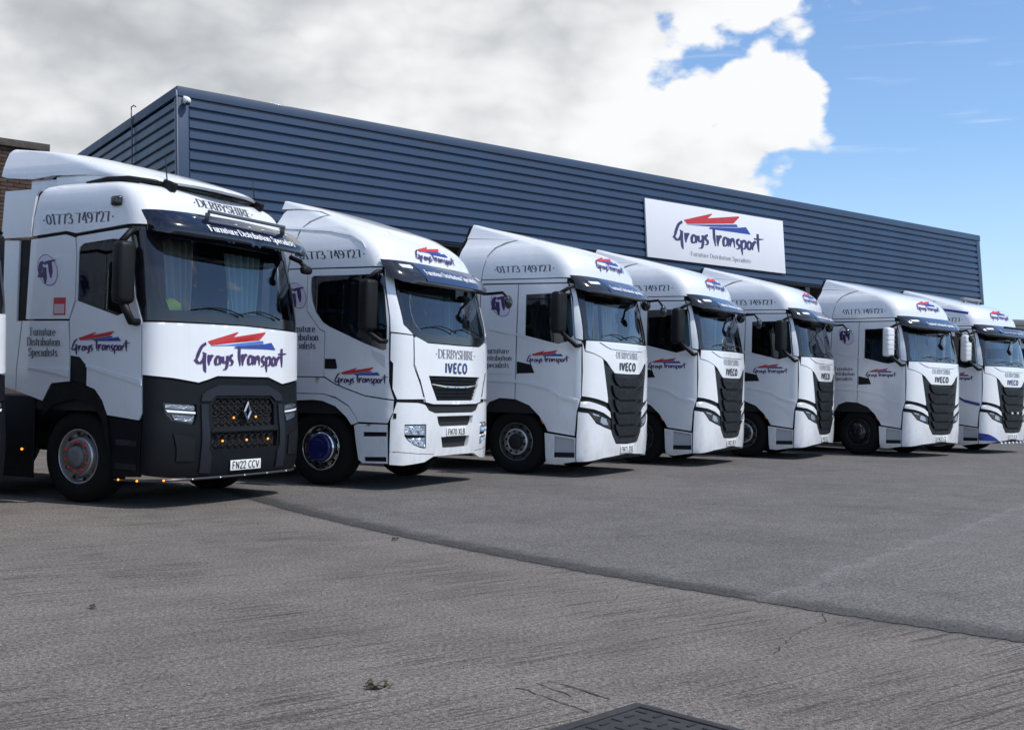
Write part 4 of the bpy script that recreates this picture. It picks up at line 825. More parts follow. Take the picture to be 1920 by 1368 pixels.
    t.pair('marker_lamp', s([(-.47, .90), (-.505, .86), (-.53, .80), (-.50, .79), (-.46, .85)]), AMBERD, off=-.02, depth=.02)
    # visor
    vs = t.sym('sun_visor', [('f', 0, 3.065), ('s', -.90, 3.065), ('s', -1.0, 2.95), ('s', -1.02, 2.86), ('f', -1.14, 2.80), ('f', -.9, 2.785), ('f', 0, 2.785)], GLOSSB, sh=SV, depth=.025, gap=0, back=True)
    t.sym('visor_band', f([(0, 3.058), (-.78, 3.058), (-.70, 2.83), (0, 2.83)]), NAVY, sh=SV, off=.004, depth=.004, gap=0, par=vs)
    t.front('Furniture Distribution Specialists', 1.24, 2.885, .064, WTEXT, sh=SV, par=vs, off=.009)
    t.pair('visor_lamp', f([(-1.10, 2.975), (-.86, 2.985), (-.845, 2.955), (-.88, 2.94), (-1.08, 2.935)]), LAMPW, sh=SV, off=.006, depth=.012, par=(vs, vs))
    # prints
    t.phone(.42, -.68, 3.13, .104); t.gt(.285, 2.64, .17)
    t.lines([('Furniture', .545, .10, 1.865), ('Distribution', .575, .05, 1.755), ('Specialists', .545, .10, 1.645)], .085, INK)
    t.logo(-.20, 1.74, .75); t.logo(0, 3.235, 1.12, both=False, front=True, zs=.82)
    t.front('.DERBYSHIRE.', 1.0, 1.835, .10, mat('pale_grey_lettering', (.33, .33, .35), .4), off=.011); t.front('IVECO', .66, 1.65, .115, BLUEL if stripes else INKD, 'bold', off=.011)
    t.plate(plate, .41)
    t.running_gear(kind, steer=steer); t.wipers(2.13); t.interior(2.06, back or SEATM, curtains, 3.2)
    t.mirrors(-1.44, -.84, 2.17, 2.80, cover, [([(-1.18, -.98, 2.90), (-1.3, -.98, 2.89), (-1.44, -.86, 2.78)], .028), ([(-1.2, -1.1, 2.0), (-1.32, -1.08, 1.99), (-1.44, -.88, 2.2)], .034)])
    if horn: t.part('air_horn', 'horn', lambda: join(moved(sphere(.085, 1.2), Matrix.Translation((1.22, -.80, 3.22))), moved(sphere(.07), Matrix.Translation((1.30, -.88, 3.10))), tube([(1.1, -.7, 3.2), (1.25, -.85, 3.16)], .03)), mat('dark_blue_horn', (.012, .02, .06), .4))
    if cover is WHITE:
        for k in range(4): t.part('mirror_rib', 'mrib%d' % k, lambda: moved(box(-.121, .121, -.09, .02, -.006, .006, .003), Matrix.Translation((-1.44, -.84, 2.34 + .1 * k)) @ Matrix.Rotation(R(-12), 4, 'Z')), mat('mirror_grey', (.5, .5, .5), .5))
    fm = t.part('front_mirror', 'fm', lambda: moved(sphere(.085, 1.15), Matrix.Translation((.98, -1.56, 2.66)) @ Matrix.Diagonal((1, .6, 1, 1))), GLOSSB)
    t.part('mirror_arm', 'fma', lambda: tube([(1.02, -1.2, 2.82), (1.02, -1.45, 2.84), (.98, -1.56, 2.72)], .022), BLACK, fm)
    km = t.part('kerb_mirror', 'km', lambda: moved(sphere(.09, 1.1), Matrix.Translation((1.52, -1.02, 2.80)) @ Matrix.Diagonal((.7, 1, 1, 1))), GLOSSB)
    t.part('mirror_arm', 'kma', lambda: tube([(1.15, -1.02, 2.90), (1.35, -1.02, 2.90), (1.5, -1.02, 2.82)], .022), BLACK, km)
    if stripes:
        t.pair('blue_stripe', s([(1.0, 3.53), (.3, 3.50), (-.2, 3.455), (-.75, 3.365), (-.75, 3.31), (-.2, 3.395), (.3, 3.435), (1.0, 3.455)]), STRIPE, off=.005, depth=.003, gap=0)
        t.pair('blue_stripe', s([(.6, 1.53), (-.1, 1.50), (-.45, 1.43), (-.72, 1.28), (-1.1, 1.20), (-1.1, 1.13), (-.74, 1.21), (-.47, 1.36), (-.1, 1.44), (.6, 1.47)]), STRIPE, off=.017, depth=.003, gap=0)
        t.pair('blue_stripe', [('s', -1.085, .50), ('f', -1.1, .47), ('f', -.9, .39), ('f', -.72, .31), ('s', -1.08, .33)], STRIPE, off=.03, depth=.02, gap=0)
        for i in range(7):
            x = -.66 + .22 * i; t.part('marker_lamp', 'bl%d' % i, lambda: box(x - .035, x + .035, -1.40, -1.36, .235, .285, .01), LAMPW)
        for i, x in enumerate((-.16, .16)): t.part('spot_lamp', 'gl%d' % i, lambda: moved(sphere(.03), Matrix.Translation((x, -1.42, .965))), LAMPW)
        t.part('light_bar', 'tlb', lambda: join(box(-.55, .55, -1.40, -1.34, 2.99, 3.04, .01)), BLACK)
        t.part('roof_beacon_bar', 'rbb', lambda: join(box(-.5, .5, -.35, -.25, 3.72, 3.78, .015), box(-.4, -.34, -.33, -.27, 3.6, 3.73), box(.34, .4, -.33, -.27, 3.6, 3.73)), mat('beacon_grey', (.2, .21, .22), .4))
    return t

# ---- second truck: older cab with wide square grille
def make_stralis(pos, yaw, label, plate, back, curtains):
    t = Truck('st', ST, pos, yaw, label); f, s = fr_, sd_
    winS = s([(.16, 2.73), (.12, 2.755), (-.27, 2.755), (-.91, 2.76), (-.965, 2.72), (-1.045, 2.1), (-1.045, 1.80), (-1.0, 1.785), (-.72, 1.87), (-.15, 2.09), (-.04, 2.15), (.07, 2.28), (.13, 2.42), (.16, 2.57)])
    wsH = f([(0, 2.02), (-.72, 2.03), (-.95, 2.07), (-1.08, 2.18), (-1.06, 2.6), (-.98, 2.68), (0, 2.70)])
    t.liner(.95, 3.5, .52, winS, wsH)
    roof = t.sym('roof_cap', [('f', 0, 2.865), ('s', -.8, 2.86), ('s', .54, 2.86), ('s', .43, 3.40), ('s', .34, 3.50), ('s', .20, 3.56), ('s', .10, 3.60), ('s', .29, 3.672), ('s', .63, 3.712), ('s', .93, 3.72), ('s', .93, 3.855), ('f', 0, 3.855)], WHITE, depth=.03)
    t.pair('side_fairing', s([(.56, 2.86), (.445, 3.405), (.355, 3.512), (.21, 3.575), (.125, 3.60), (.29, 3.655), (.63, 3.695), (.83, 3.695), (.87, 3.66), (.91, 3.5), (.97, 2.86), (.98, 1.25), (.66, 1.25), (.64, 2.3)]), WHITE, depth=.03)
    t.pair('bulge_ridge', s([(.88, 3.465), (.41, 3.42), (-.07, 3.375), (-.42, 3.30), (-.6, 3.2), (-.68, 3.1), (-.62, 3.17), (-.42, 3.272), (-.07, 3.345), (.41, 3.39), (.88, 3.43)]), WHITE, off=.012, depth=.02, gap=0, par=(roof, roof))
    door = t.pair('door', s([(.215, 2.848), (-.93, 2.845), (-1.07, 2.2), (-1.085, 1.8), (-1.09, 1.39), (-1.165, 1.16), (-.74, 1.205), (-.48, 1.28), (-.27, 1.345), (-.09, 1.44), (-.09, 2.02), (.0, 2.06), (.21, 2.3)]), WHITE, [winS])
    t.pair('side_window', winS, SGLASS, off=-.014, depth=0, gap=-.012, par=door)
    t.pair('door_handle', s([(-.10, 1.67), (-.27, 1.67), (-.30, 1.55), (-.28, 1.535), (-.10, 1.535)]), BLACK, off=.006, par=door)
    t.pair('door_corner_trim', s([(-.80, 1.80), (-1.04, 1.72), (-1.05, 1.55), (-.93, 1.62), (-.83, 1.72)]), mat('greyish_white_plastic', (.60, .62, .64), .5), off=.004, depth=.006, par=door)  # trim in a greyer white than the cab paint
    t.pair('sleeper_panel', s([(.22, 2.848), (.535, 2.848), (.62, 2.3), (.645, 1.43), (-.083, 1.43), (-.083, 2.015), (.005, 2.055), (.219, 2.295)]), WHITE)
    t.pair('locker_lid', s([(.60, 2.10), (.12, 2.10), (.12, 1.56), (.18, 1.52), (.62, 1.52)]), WHITE, off=.005, depth=.007)
    t.pair('lower_panel', s([(.645, 1.42), (-.09, 1.422), (-.27, 1.333), (-.48, 1.268), (-.74, 1.194), (-1.16, 1.148), (-1.155, 1.0), (-1.09, .86), (-.645, .86), (-.61, .93), (-.49, 1.07), (-.29, 1.17), (-.09, 1.21), (.645, 1.21)]), WHITE, off=.004)
    t.pair('wheel_arch_lip', s([(.645, 1.205), (-.09, 1.205), (-.29, 1.155), (-.49, 1.055), (-.61, .915), (-.64, .85), (-.555, .82), (-.47, .92), (-.30, 1.05), (-.09, 1.115), (.07, 1.125), (.645, 1.09)]), WHITE, off=.022, depth=.05)
    stp = t.pair('step_panel', s([(-.58, .815), (-.65, .84), (-1.09, .845), (-1.105, .345), (-.72, .335), (-.66, .38), (-.615, .6)]), WHITE, [s([(-.73, .735), (-1.08, .745), (-1.08, .695), (-.73, .68)]), s([(-.75, .415), (-1.08, .43), (-1.08, .375), (-.76, .365)])])
    t.pair('step_tread', s([(-.70, .76), (-1.09, .77), (-1.09, .67), (-.70, .66)]), BLACK, off=-.02, par=stp); t.pair('step_tread', s([(-.73, .44), (-1.09, .45), (-1.09, .36), (-.73, .35)]), BLACK, off=-.02, par=stp)
    t.pair('front_pillar', [('s', -.95, 2.83), ('s', -1.08, 2.2), ('s', -1.095, 2.02), ('f', -.98, 1.995), ('f', -1.11, 2.12), ('f', -1.125, 2.5), ('f', -1.1, 2.83)], WHITE, off=.004)
    fritO = symm(ST, f([(0, 1.905), (-.72, 1.91), (-.95, 1.98), (-1.10, 2.12), (-1.115, 2.5), (-1.09, 2.72), (0, 2.73)])); fritH = symm(ST, wsH)
    ws = t.part('windscreen', 'ws', lambda: skin(ST, [fritH], off=-.012, depth=0, gap=-.012, zl=ZL), GLASS)
    t.part('windscreen_border', 'wsb', lambda: skin(ST, [fritO, fritH], off=-.006, depth=.012, zl=ZL), GLOSSB, ws)
    t.sym('header_panel', f([(0, 2.735), (-1.09, 2.725), (-1.1, 2.865), (0, 2.87)]), BLACK)
    t.pair('corner_panel', [('s', -1.10, 2.005), ('f', -.985, 1.985), ('f', -.985, 1.60), ('f', -.86, 1.36), ('f', -.765, 1.17), ('s', -1.19, 1.165), ('s', -1.14, 1.3), ('s', -1.14, 1.62), ('s', -1.105, 1.66)], WHITE, off=.006)
    t.pair('air_slit', [('f', -.965, 1.55), ('f', -.86, 1.35), ('f', -.80, 1.20), ('f', -.775, 1.20), ('f', -.86, 1.42)], DARK, off=.008, depth=.01, gap=0)
    gh = symm(ST, f([(0, 1.475), (-.69, 1.475), (-.62, 1.34), (-.50, 1.155), (0, 1.155)]))
    fp = t.sym('front_panel', f([(0, 1.895), (-.71, 1.90), (-.94, 1.975), (-.97, 1.95), (-.965, 1.62), (-.85, 1.38), (-.74, 1.13), (-.58, 1.105), (0, 1.10)]), WHITE, [gh], off=.006, depth=.04)
    gr = t.part('grille', 'gr', lambda: skin(ST, [inset(gh, -.02)], off=-.03, depth=.01, gap=0, zl=ZL), DARK)
    for i, (za, zb) in enumerate([(1.455, 1.42), (1.405, 1.375), (1.325, 1.295), (1.28, 1.25), (1.235, 1.205), (1.19, 1.165)]):
        k = (1.475 - za) / .32; xw = .66 - .17 * k; t.sym('grille_slat', f([(0, za), (-xw, za), (-xw + .02, zb), (0, zb)]), DGREY, off=-.005, depth=.02, par=gr)
    t.sym('chrome_bar', f([(0, 1.345), (-.3, 1.35), (-.62, 1.375), (-.63, 1.36), (-.3, 1.325), (0, 1.32)]), CHROME, off=.012, depth=.02, par=gr)
    t.sym('front_slot', f([(0, 1.09), (-.72, 1.09), (-.66, 1.03), (-.52, 1.0), (0, 1.0)]), DARK, off=-.02)
    h2 = symm(ST, f([(0, .945), (-.49, .945), (-.46, .85), (-.42, .815), (0, .815)])); h3 = symm(ST, f([(0, .67), (-.385, .67), (-.34, .53), (0, .525)]))
    lampo = f([(-1.10, .845), (-.735, .845), (-.725, .53), (-.85, .55), (-.96, .585), (-1.06, .65), (-1.10, .70)]); lq = ST.path(lampo); lr = [(-q, z) for q, z in lq]
    bmp = t.sym('bumper', [('f', 0, .99), ('f', -.54, .99), ('f', -.68, 1.025), ('f', -.76, 1.10), ('f', -.9, 1.125), ('s', -1.19, 1.13), ('s', -1.15, .98), ('s', -1.125, .9), ('s', -1.12, .335), ('f', -1.1, .325), ('f', -.74, .355), ('f', -.55, .42), ('f', 0, .425)], WHITE, [h2, h3, lq, lr], off=.008, depth=.05)
    t.part('lower_grille', 'lg', lambda: skin(ST, [symm(ST, f([(0, .96), (-.52, .96), (-.44, .50), (0, .50)]))], off=-.045, depth=0, gap=0, zl=ZL), DARK, bmp)
    t.pair('bumper_seam', [('s', -1.12, .505), ('f', -1.16, .50), ('f', -.9, .475), ('f', -.55, .455), ('f', -.55, .450), ('f', -.9, .469), ('f', -1.16, .494), ('s', -1.12, .499)], DARK, off=.0095, depth=.002, gap=0, par=(bmp, bmp))
    lm = t.pair('headlamp', lampo, DGREY, off=-.02, gap=-.006)
    t.pair('lamp_reflector', f([(-1.09, .835), (-.74, .835), (-.74, .70), (-1.09, .715)]), LAMPC, off=-.008, depth=.01, par=lm); t.pair('lamp_reflector', f([(-1.06, .67), (-.735, .675), (-.735, .545), (-.85, .56), (-.96, .595)]), LAMPC, off=-.008, depth=.01, par=lm)
    for sg in (-1, 1):
        for i, (x, z, r) in enumerate(((-.83, .77, .055), (-.97, .775, .05), (-.83, .62, .05), (-.95, .635, .035))):
            P = ST.S(ST.qf(sg * -x, z), z); t.part('lamp_bulb', 'lb%d%d' % (i, sg), lambda: moved(lathe([(.0001, .02), (r * .5, .015), (r, -.01), (r * 1.1, -.01), (r * 1.15, .02)], 20, 'y'), Matrix.Translation(tuple(P + np.array([0, .005, 0])))), CHROME, lm[0 if sg < 0 else 1])
    t.pair('corner_marker', [('s', -1.155, .99), ('s', -1.19, .99), ('s', -1.19, .92), ('s', -1.155, .92)], DGREY, off=.012, depth=.01)
    vs = t.sym('sun_visor', [('f', 0, 2.955), ('s', -.90, 2.955), ('s', -1.0, 2.82), ('s', -1.02, 2.73), ('f', -1.14, 2.67), ('f', -.9, 2.645), ('f', 0, 2.645)], GLOSSB, sh=TV, depth=.025, gap=0, back=True)
    t.sym('visor_band', f([(0, 2.95), (-.80, 2.95), (-.76, 2.70), (0, 2.70)]), NAVY, sh=TV, off=.004, depth=.004, gap=0, par=vs)
    t.front('Furniture Distribution Specialists', 1.38, 2.79, .066, WTEXT, sh=TV, par=vs, off=.009)
    t.pair('visor_lamp', f([(-1.08, 2.90), (-.87, 2.905), (-.86, 2.87), (-.9, 2.85), (-1.06, 2.855)]), LAMPW, sh=TV, off=.006, depth=.012, par=(vs, vs))
    t.phone(.42, -.72, 2.98, .105, INKD); t.gt(.385, 2.50, .15)
    t.lines([('Furniture', .535, .055, 2.015), ('Distribution', .565, 0, 1.905), ('Specialists', .535, .05, 1.795)], .09, INK)
    t.logo(-.25, 1.36, .84); t.logo(0, 3.03, 1.1, both=False, front=True, zs=.78)
    t.front('.DERBYSHIRE.', 1.12, 1.715, .115, mat('mid_grey_lettering', (.22, .22, .25), .4), off=.011); t.front('IVECO', .62, 1.525, .125, BLUEL, 'bold', off=.011)
    t.plate(plate, .735); t.running_gear('blue', arch=.605); t.wipers(2.06); t.interior(1.98, back, curtains, 3.1)
    t.mirrors(-1.40, -.86, 2.02, 2.68, BLACK, [([(-1.18, -.93, 2.80), (-1.3, -.92, 2.79), (-1.43, -.82, 2.66)], .03), ([(-1.2, -1.05, 1.9), (-1.32, -1.0, 1.9), (-1.43, -.84, 2.04)], .034)], hw=.11, hd=.09)
    fm = t.part('front_mirror', 'fm', lambda: moved(sphere(.085, 1.15), Matrix.Translation((1.02, -1.62, 2.56)) @ Matrix.Diagonal((1, .6, 1, 1))), GLOSSB)
    t.part('mirror_arm', 'fma', lambda: tube([(1.06, -1.2, 2.68), (1.06, -1.5, 2.70), (1.02, -1.62, 2.62)], .022), BLACK, fm)
    return t

# ---- first truck: black lower front
def make_renault(pos, yaw, label, plate, back, curtains, jacket=True):
    t = Truck('rn', RN, pos, yaw, label); f, s = fr_, sd_
    winS = s([(-.015, 2.70), (-.03, 2.76), (-.09, 2.80), (-.5, 2.835), (-.70, 2.82), (-.735, 2.78), (-.815, 2.22), (-.73, 2.06), (-.61, 2.02), (-.02, 2.185)])
    wsH = f([(0, 2.115), (-.6, 2.105), (-1.07, 2.09), (-1.10, 2.2), (-1.03, 2.82), (-.95, 2.87), (0, 2.88)])
    t.liner(1.0, 3.46, .66, winS, wsH)
    roof = t.sym('roof_cap', [('f', 0, 2.99), ('s', -.92, 2.985), ('s', -.69, 2.985), ('s', .04, 2.915), ('s', .19, 2.945), ('s', .70, 2.905), ('s', .69, 3.11), ('s', .64, 3.36), ('s', .58, 3.45), ('s', .3, 3.498), ('f', 0, 3.498)], WHITE, depth=.03)
    t.part('roof_top', 'rt', lambda: prism([(x, y) for x, y in [(-1.02, .6), (-1.02, -.05)] + [(float(a), float(b)) for a, b in zip(-RN.curve(3.495)[0][::-6], RN.curve(3.495)[1][::-6])] + [(float(a), float(b)) for a, b in zip(RN.curve(3.495)[0][::6], RN.curve(3.495)[1][::6])] + [(1.02, .6)]], 3.46, 3.494, 'z'), WHITE, roof)
    df = t.sym('roof_deflector', [('f', 0, 3.495), ('s', -.62, 3.51), ('s', .14, 3.59), ('s', .64, 3.61), ('s', .95, 3.585), ('s', 1.36, 3.62), ('s', 1.47, 3.65), ('s', 1.44, 3.94), ('s', 1.405, 3.983), ('f', 0, 3.983)], WHITE, sh=RD, depth=.03, back=True)
    t.part('deflector_base', 'dfb', lambda: join(box(-1.02, 1.02, -.25, .62, 3.46, 3.605, .03), box(-1.0, 1.0, .60, 1.03, 3.40, 3.58, .02)), WHITE, df)
    t.part('roof_trim', 'rtr', lambda: join(*[tube([(sg * x, y, z) for x, y, z in ((1.10, .05, 3.49), (1.09, -.25, 3.51), (1.02, -.48, 3.515), (.88, -.68, 3.50), (.62, -.80, 3.49), (.3, -.86, 3.485), (0, -.88, 3.48))], [.01, .03, .034, .026, .02, .018, .018]) for sg in (-1, 1)]), BLACK, roof)
    for sg in (-1, 1):
        ba_ = t.part('aerial', 'ae%d' % sg, lambda: join(moved(box(-.045, .045, -.09, .07, -.05, .05, .02), Matrix.Translation((sg * .74, -.80, 3.47)) @ Matrix.Rotation(R(20), 4, 'X')), tube([(sg * .74, -.77, 3.50), (sg * .74, -.73, 3.80)], [.008, .004], 6)), BLACK, roof)
    t.part('side_camera', 'scm', lambda: moved(join(box(-.04, .03, -.07, .07, -.055, .055, .03), box(-.05, -.03, -.035, .035, -.03, .03, .01)), Matrix.Translation((-1.23, -.54, 3.24))), GLOSSB, roof)
    RF = Shell([(1.0, -1.3, -.9, 1.25), (3.3, -1.3, -.9, 1.245), (3.6, -1.3, -.9, 1.235)]); t.pair('fairing_seal', s([(.5, 2.92), (.5, 3.44), (.9, 3.44), (.9, 2.92)]), BLACK, off=-.03, depth=0); t.pair('upper_fairing', s([(.715, 2.895), (.70, 3.11), (.65, 3.37), (.60, 3.43), (1.15, 3.43), (1.19, 2.895)]), WHITE, depth=.03, sh=RF)
    t.pair('lower_fairing', s([(.90, 2.865), (1.19, 2.875), (1.24, 2.0), (1.25, 1.27), (.885, 1.19), (.885, 1.43), (.82, 1.965), (.90, 1.965)]), WHITE, depth=.03)
    t.pair('fairing_gap', s([(.735, 2.87), (.895, 2.87), (.895, 1.97), (.77, 1.97)]), BLACK, off=-.02)
    doorp = s([(.03, 2.875), (.0, 2.885), (-.69, 2.945), (-.745, 2.94), (-.77, 2.80), (-.855, 2.22), (-.955, 1.97), (-.975, 1.39), (-.995, 1.0), (-.95, .925), (-.505, .965), (-.425, 1.12), (-.315, 1.235), (-.19, 1.27), (-.19, 1.48), (-.08, 1.575), (.055, 1.59), (.085, 1.97), (.0, 2.18), (.005, 2.69)])
    door = t.pair('door', doorp, WHITE, [winS])
    t.pair('side_window', winS, SGLASS, off=-.014, depth=0, gap=-.012, par=door)
    t.pair('handle_recess', s([(.06, 1.58), (-.08, 1.57), (-.18, 1.48), (-.185, 1.28), (.05, 1.33), (.02, 1.40)]), BLACK, off=-.008, par=door)
    t.pair('door_crease', s([(-.19, 1.50), (-.98, 1.345), (-.98, 1.29), (-.6, 1.375), (-.19, 1.47)]), WHITE, off=.014, depth=.02, gap=0, par=door)
    t.pair('sleeper_panel', s([(.045, 2.87), (.19, 2.91), (.72, 2.87), (.755, 1.985), (.095, 1.985), (.015, 2.2), (.02, 2.69)]), WHITE)
    t.pair('locker_panel', s([(.105, 1.97), (.805, 1.97), (.872, 1.43), (.872, 1.19), (.46, 1.09), (.335, 1.285), (.07, 1.31), (.07, 1.59)]), WHITE)
    t.pair('locker_crease', s([(.70, 1.455), (.07, 1.445), (.07, 1.36), (.3, 1.40)]), WHITE, off=.02, depth=.025, gap=0)
    t.pair('wheel_arch_trim', s([(.46, 1.08), (.335, 1.275), (.07, 1.30), (-.19, 1.26), (-.315, 1.225), (-.425, 1.105), (-.50, .955), (-.52, .8), (-.56, .6), (-.53, .6), (-.42, .93), (-.28, 1.07), (.0, 1.12), (.3, 1.05), (.45, .93)]), CHAS, off=.002, depth=.06)
    t.pair('step_panel', s([(-.515, .95), (-.97, .915), (-.985, .99), (-.97, .33), (-.58, .31), (-.57, .6)]), DGREY, off=-.012)
    for z in (.72, .47): t.pair('step_tread', s([(-.62, z), (-.92, z - .005), (-.92, z - .07), (-.62, z - .065)]), DARK, off=-.008, depth=.004)
    fritO = symm(RN, [('f', 0, 1.985), ('s', -.965, 1.965), ('s', -.87, 2.22), ('s', -.785, 2.80), ('s', -.765, 2.965), ('f', 0, 2.975)]); fritH = symm(RN, wsH)
    ws = t.part('windscreen', 'ws', lambda: skin(RN, [fritH], off=-.012, depth=0, gap=-.012, zl=ZL), GLASS)
    t.part('windscreen_border', 'wsb', lambda: skin(RN, [fritO, fritH], off=-.006, depth=.012, zl=ZL), GLOSSB, ws)
    t.sym('front_panel', [('f', 0, 1.975), ('s', -.965, 1.95), ('s', -.985, 1.40), ('f', -1.05, 1.375), ('f', -.72, 1.33), ('f', -.60, 1.36), ('f', -.44, 1.405), ('f', 0, 1.405)], WHITE, off=.006, depth=.035)
    g1 = symm(RN, f([(0, 1.165), (-.46, 1.16), (-.53, 1.08), (-.51, .86), (0, .86)])); g2 = symm(RN, f([(0, .79), (-.57, .785), (-.55, .615), (0, .61)]))
    lampo = f([(-1.14, 1.115), (-.76, 1.095), (-.755, .97), (-.80, .885), (-1.06, .93), (-1.12, 1.0)]); lq = RN.path(lampo); lr = [(-q, z) for q, z in lq]
    bmp = t.sym('bumper', [('f', 0, 1.385), ('f', -.44, 1.385), ('f', -.60, 1.34), ('f', -.72, 1.31), ('f', -1.05, 1.355), ('s', -.995, 1.375), ('s', -1.005, 1.0), ('s', -.985, .36), ('f', -1.05, .325), ('f', 0, .315)], DGREY, [g1, g2, lq, lr], depth=.05)
    t.sym('brow_panel', f([(0, 1.31), (-.42, 1.31), (-.60, 1.25), (-.68, 1.20), (-.70, 1.13), (-.56, 1.13), (-.47, 1.19), (0, 1.195)]), mat('slate_plastic', (.011, .0125, .018), .45, spec=.3), off=.018, depth=.03, par=bmp)
    t.pair('bumper_blade', f([(-.70, 1.10), (-.60, 1.10), (-.60, .62), (-.56, .55), (-.56, .36), (-.72, .37), (-.72, .60)]), mat('slate_plastic', (.011, .0125, .018), .45, spec=.3), off=.016, depth=.03, par=(bmp, bmp))
    t.pair('bumper_inlay', f([(-1.06, .80), (-.80, .74), (-.80, .50), (-1.02, .50), (-1.02, .62)]), BLACK, off=.012, depth=.02, par=(bmp, bmp))
    t.part('grille', 'gr', lambda: join(skin(RN, [inset(g1, -.02)], off=-.05, depth=0, gap=0, zl=ZL), skin(RN, [inset(g2, -.02)], off=-.05, depth=0, gap=0, zl=ZL)), DARK)
    def lattice():
        P = []
        for g, z0, z1, xw in ((g1, .865, 1.16, .5), (g2, .615, .785, .55)):
            st_ = .11
            for k in range(-8, 9):
                for sg in (-1, 1):
                    for r in range(4 if z0 > .8 else 2):
                        za = z0 + (z1 - z0) * r / (4 if z0 > .8 else 2); zb = z0 + (z1 - z0) * (r + 1) / (4 if z0 > .8 else 2); xa = k * st_ - sg * st_ / 2 * (1 if r % 2 else -1); xb = k * st_ + sg * st_ / 2 * (1 if r % 2 else -1)
                        if max(abs(xa), abs(xb)) > xw: continue
                        P.append(tube([RN.S(RN.qf(xa, za), za) + np.array([0, .02, 0]), RN.S(RN.qf(xb, zb), zb) + np.array([0, .02, 0])], .009, 4))
        return join(*P)
    t.part('grille_mesh', 'gm', lattice, BLACK, kind='stuff')
    t.sym('grille_bar', f([(0, .85), (-.53, .85), (-.58, .80), (0, .80)]), BLACK, off=.012, depth=.03, par=bmp)
    def diamond():
        o = [(0, .115), (.07, 0), (0, -.115), (-.07, 0)]; i = [(0, .06), (.034, 0), (0, -.06), (-.034, 0)]
        vs = [(x, -1.36, 1.02 + z) for x, z in o] + [(x, -1.36, 1.02 + z) for x, z in i] + [(x, -1.33, 1.02 + z) for x, z in o] + [(x, -1.33, 1.02 + z) for x, z in i] + [((a[0] + b[0]) / 2, -1.372, 1.02 + (a[1] + b[1]) / 2) for a, b in zip(o, i)]
        fs = []
        for k in range(4): l = (k + 1) % 4; fs += [(k, l, 16 + l, 16 + k), (16 + k, 16 + l, 4 + l, 4 + k), (k, 8 + k, 8 + l, l), (4 + l, 12 + l, 12 + k, 4 + k)]
        return vs, fs, False
    t.part('badge', 'bdg', diamond, CHROME)
    for i, (x, z) in enumerate(((-.2, .95), (.18, .955), (-.40, .70), (0, .70), (.38, .70))): t.part('amber_lamp', 'gl%d' % i, lambda: moved(join(lathe([(.0001, -.016), (.009, -.012), (.013, 0)], 12, 'y')), Matrix.Translation((x, RN.S(RN.qf(x, z), z)[1], z))), AMBER)
    lm = t.pair('headlamp', lampo, GLOSSB, off=-.025, gap=-.006)
    t.pair('lamp_bar', f([(-1.12, 1.045), (-.765, 1.02), (-.765, .995), (-1.10, 1.015)]), LAMPW, off=-.006, depth=.01, par=lm)
    t.pair('lamp_reflector', f([(-1.12, 1.105), (-.77, 1.085), (-.77, 1.03), (-1.12, 1.06)]), mat('smoked_reflector', (.30, .31, .33), .2, metal=.9, bump=(30, .02)), off=-.012, depth=.01, par=lm); t.pair('lamp_reflector', f([(-1.06, .995), (-.78, .975), (-.81, .90), (-1.03, .935)]), mat('smoked_reflector', (.30, .31, .33), .2, metal=.9, bump=(30, .02)), off=-.012, depth=.01, par=lm)
    bar = t.part('lamp_rail', 'rail', lambda: tube([(-1.24, -.62, .29), (-1.22, -1.0, .295)] + [tuple(RN.S(RN.qf(x, .31), .31) + np.array([0, -.02, -.005])) for x in (-1.05, -.8, -.4, 0, .4, .8, 1.05)] + [(1.22, -1.0, .295)], .014), mat('rail_steel', (.10, .10, .105), .35, metal=.7))
    for i, (x, y) in enumerate([(-1.25, -.69), (-1.25, -.95)] + [(x, None) for x in (-1.12, -.8, -.4, 0, .4, .8)]):
        P = np.array([x, y, .295]) if y is not None else RN.S(RN.qf(x, .31), .31) + np.array([0, -.04, -.005]); t.part('marker_lamp', 'rl%d' % i, lambda: moved(sphere(.012 if x < -1 else .009), Matrix.Translation(tuple(P))), AMBER if x < -1 else LAMPW, bar)
    t.part('marker_lamp', 'sml', lambda: moved(sphere(.014), Matrix.Translation((-1.245, .76, .55))), AMBER)
    if jacket:
        vs = t.sym('sun_visor', [('f', 0, 3.165), ('s', -.90, 3.13), ('s', -1.0, 3.0), ('s', -1.01, 2.91), ('f', -1.14, 2.875), ('f', -.9, 2.865), ('f', 0, 2.88)], NAVYD, sh=RV, depth=.02, gap=0, back=True)
        t.front('Furniture Distribution Specialists', 1.48, 2.95, .066, WTEXT, sh=RV, par=vs, off=.006)
        for i, x in enumerate((-.82, -.2, .03, .27, .72)): t.part('visor_lamp', 'vl%d' % i, lambda: moved(sphere(.02, .5), Matrix.Translation(tuple(RV.S(RV.qf(x, 3.09), 3.09)))), LAMPW, vs)
        t.part('light_bar', 'lb', lambda: join(box(-.66, .66, -1.31, -1.27, 3.16, 3.195, .01), box(-.64, .64, -1.315, -1.311, 3.166, 3.189), box(-.655, -.64, -1.30, -1.24, 3.08, 3.165), box(.64, .655, -1.30, -1.24, 3.08, 3.165)), mat('light_bar_metal', (.12, .12, .125), .3, metal=.6), vs)
    t.phone(.55, -.54, 3.025, .112); t.gt(.44, 2.525, .15)
    t.lines([('Furniture', .67, .28, 1.805), ('Distribution', .715, .205, 1.695), ('Specialists', .69, .24, 1.58)], .088, INK)
    t.logo(.05, 1.645, .86); t.logo(0, 1.53, 1.60, both=False, front=True)
    t.front('.DERBYSHIRE.', 1.05, 3.275, .085, INK, off=.006)
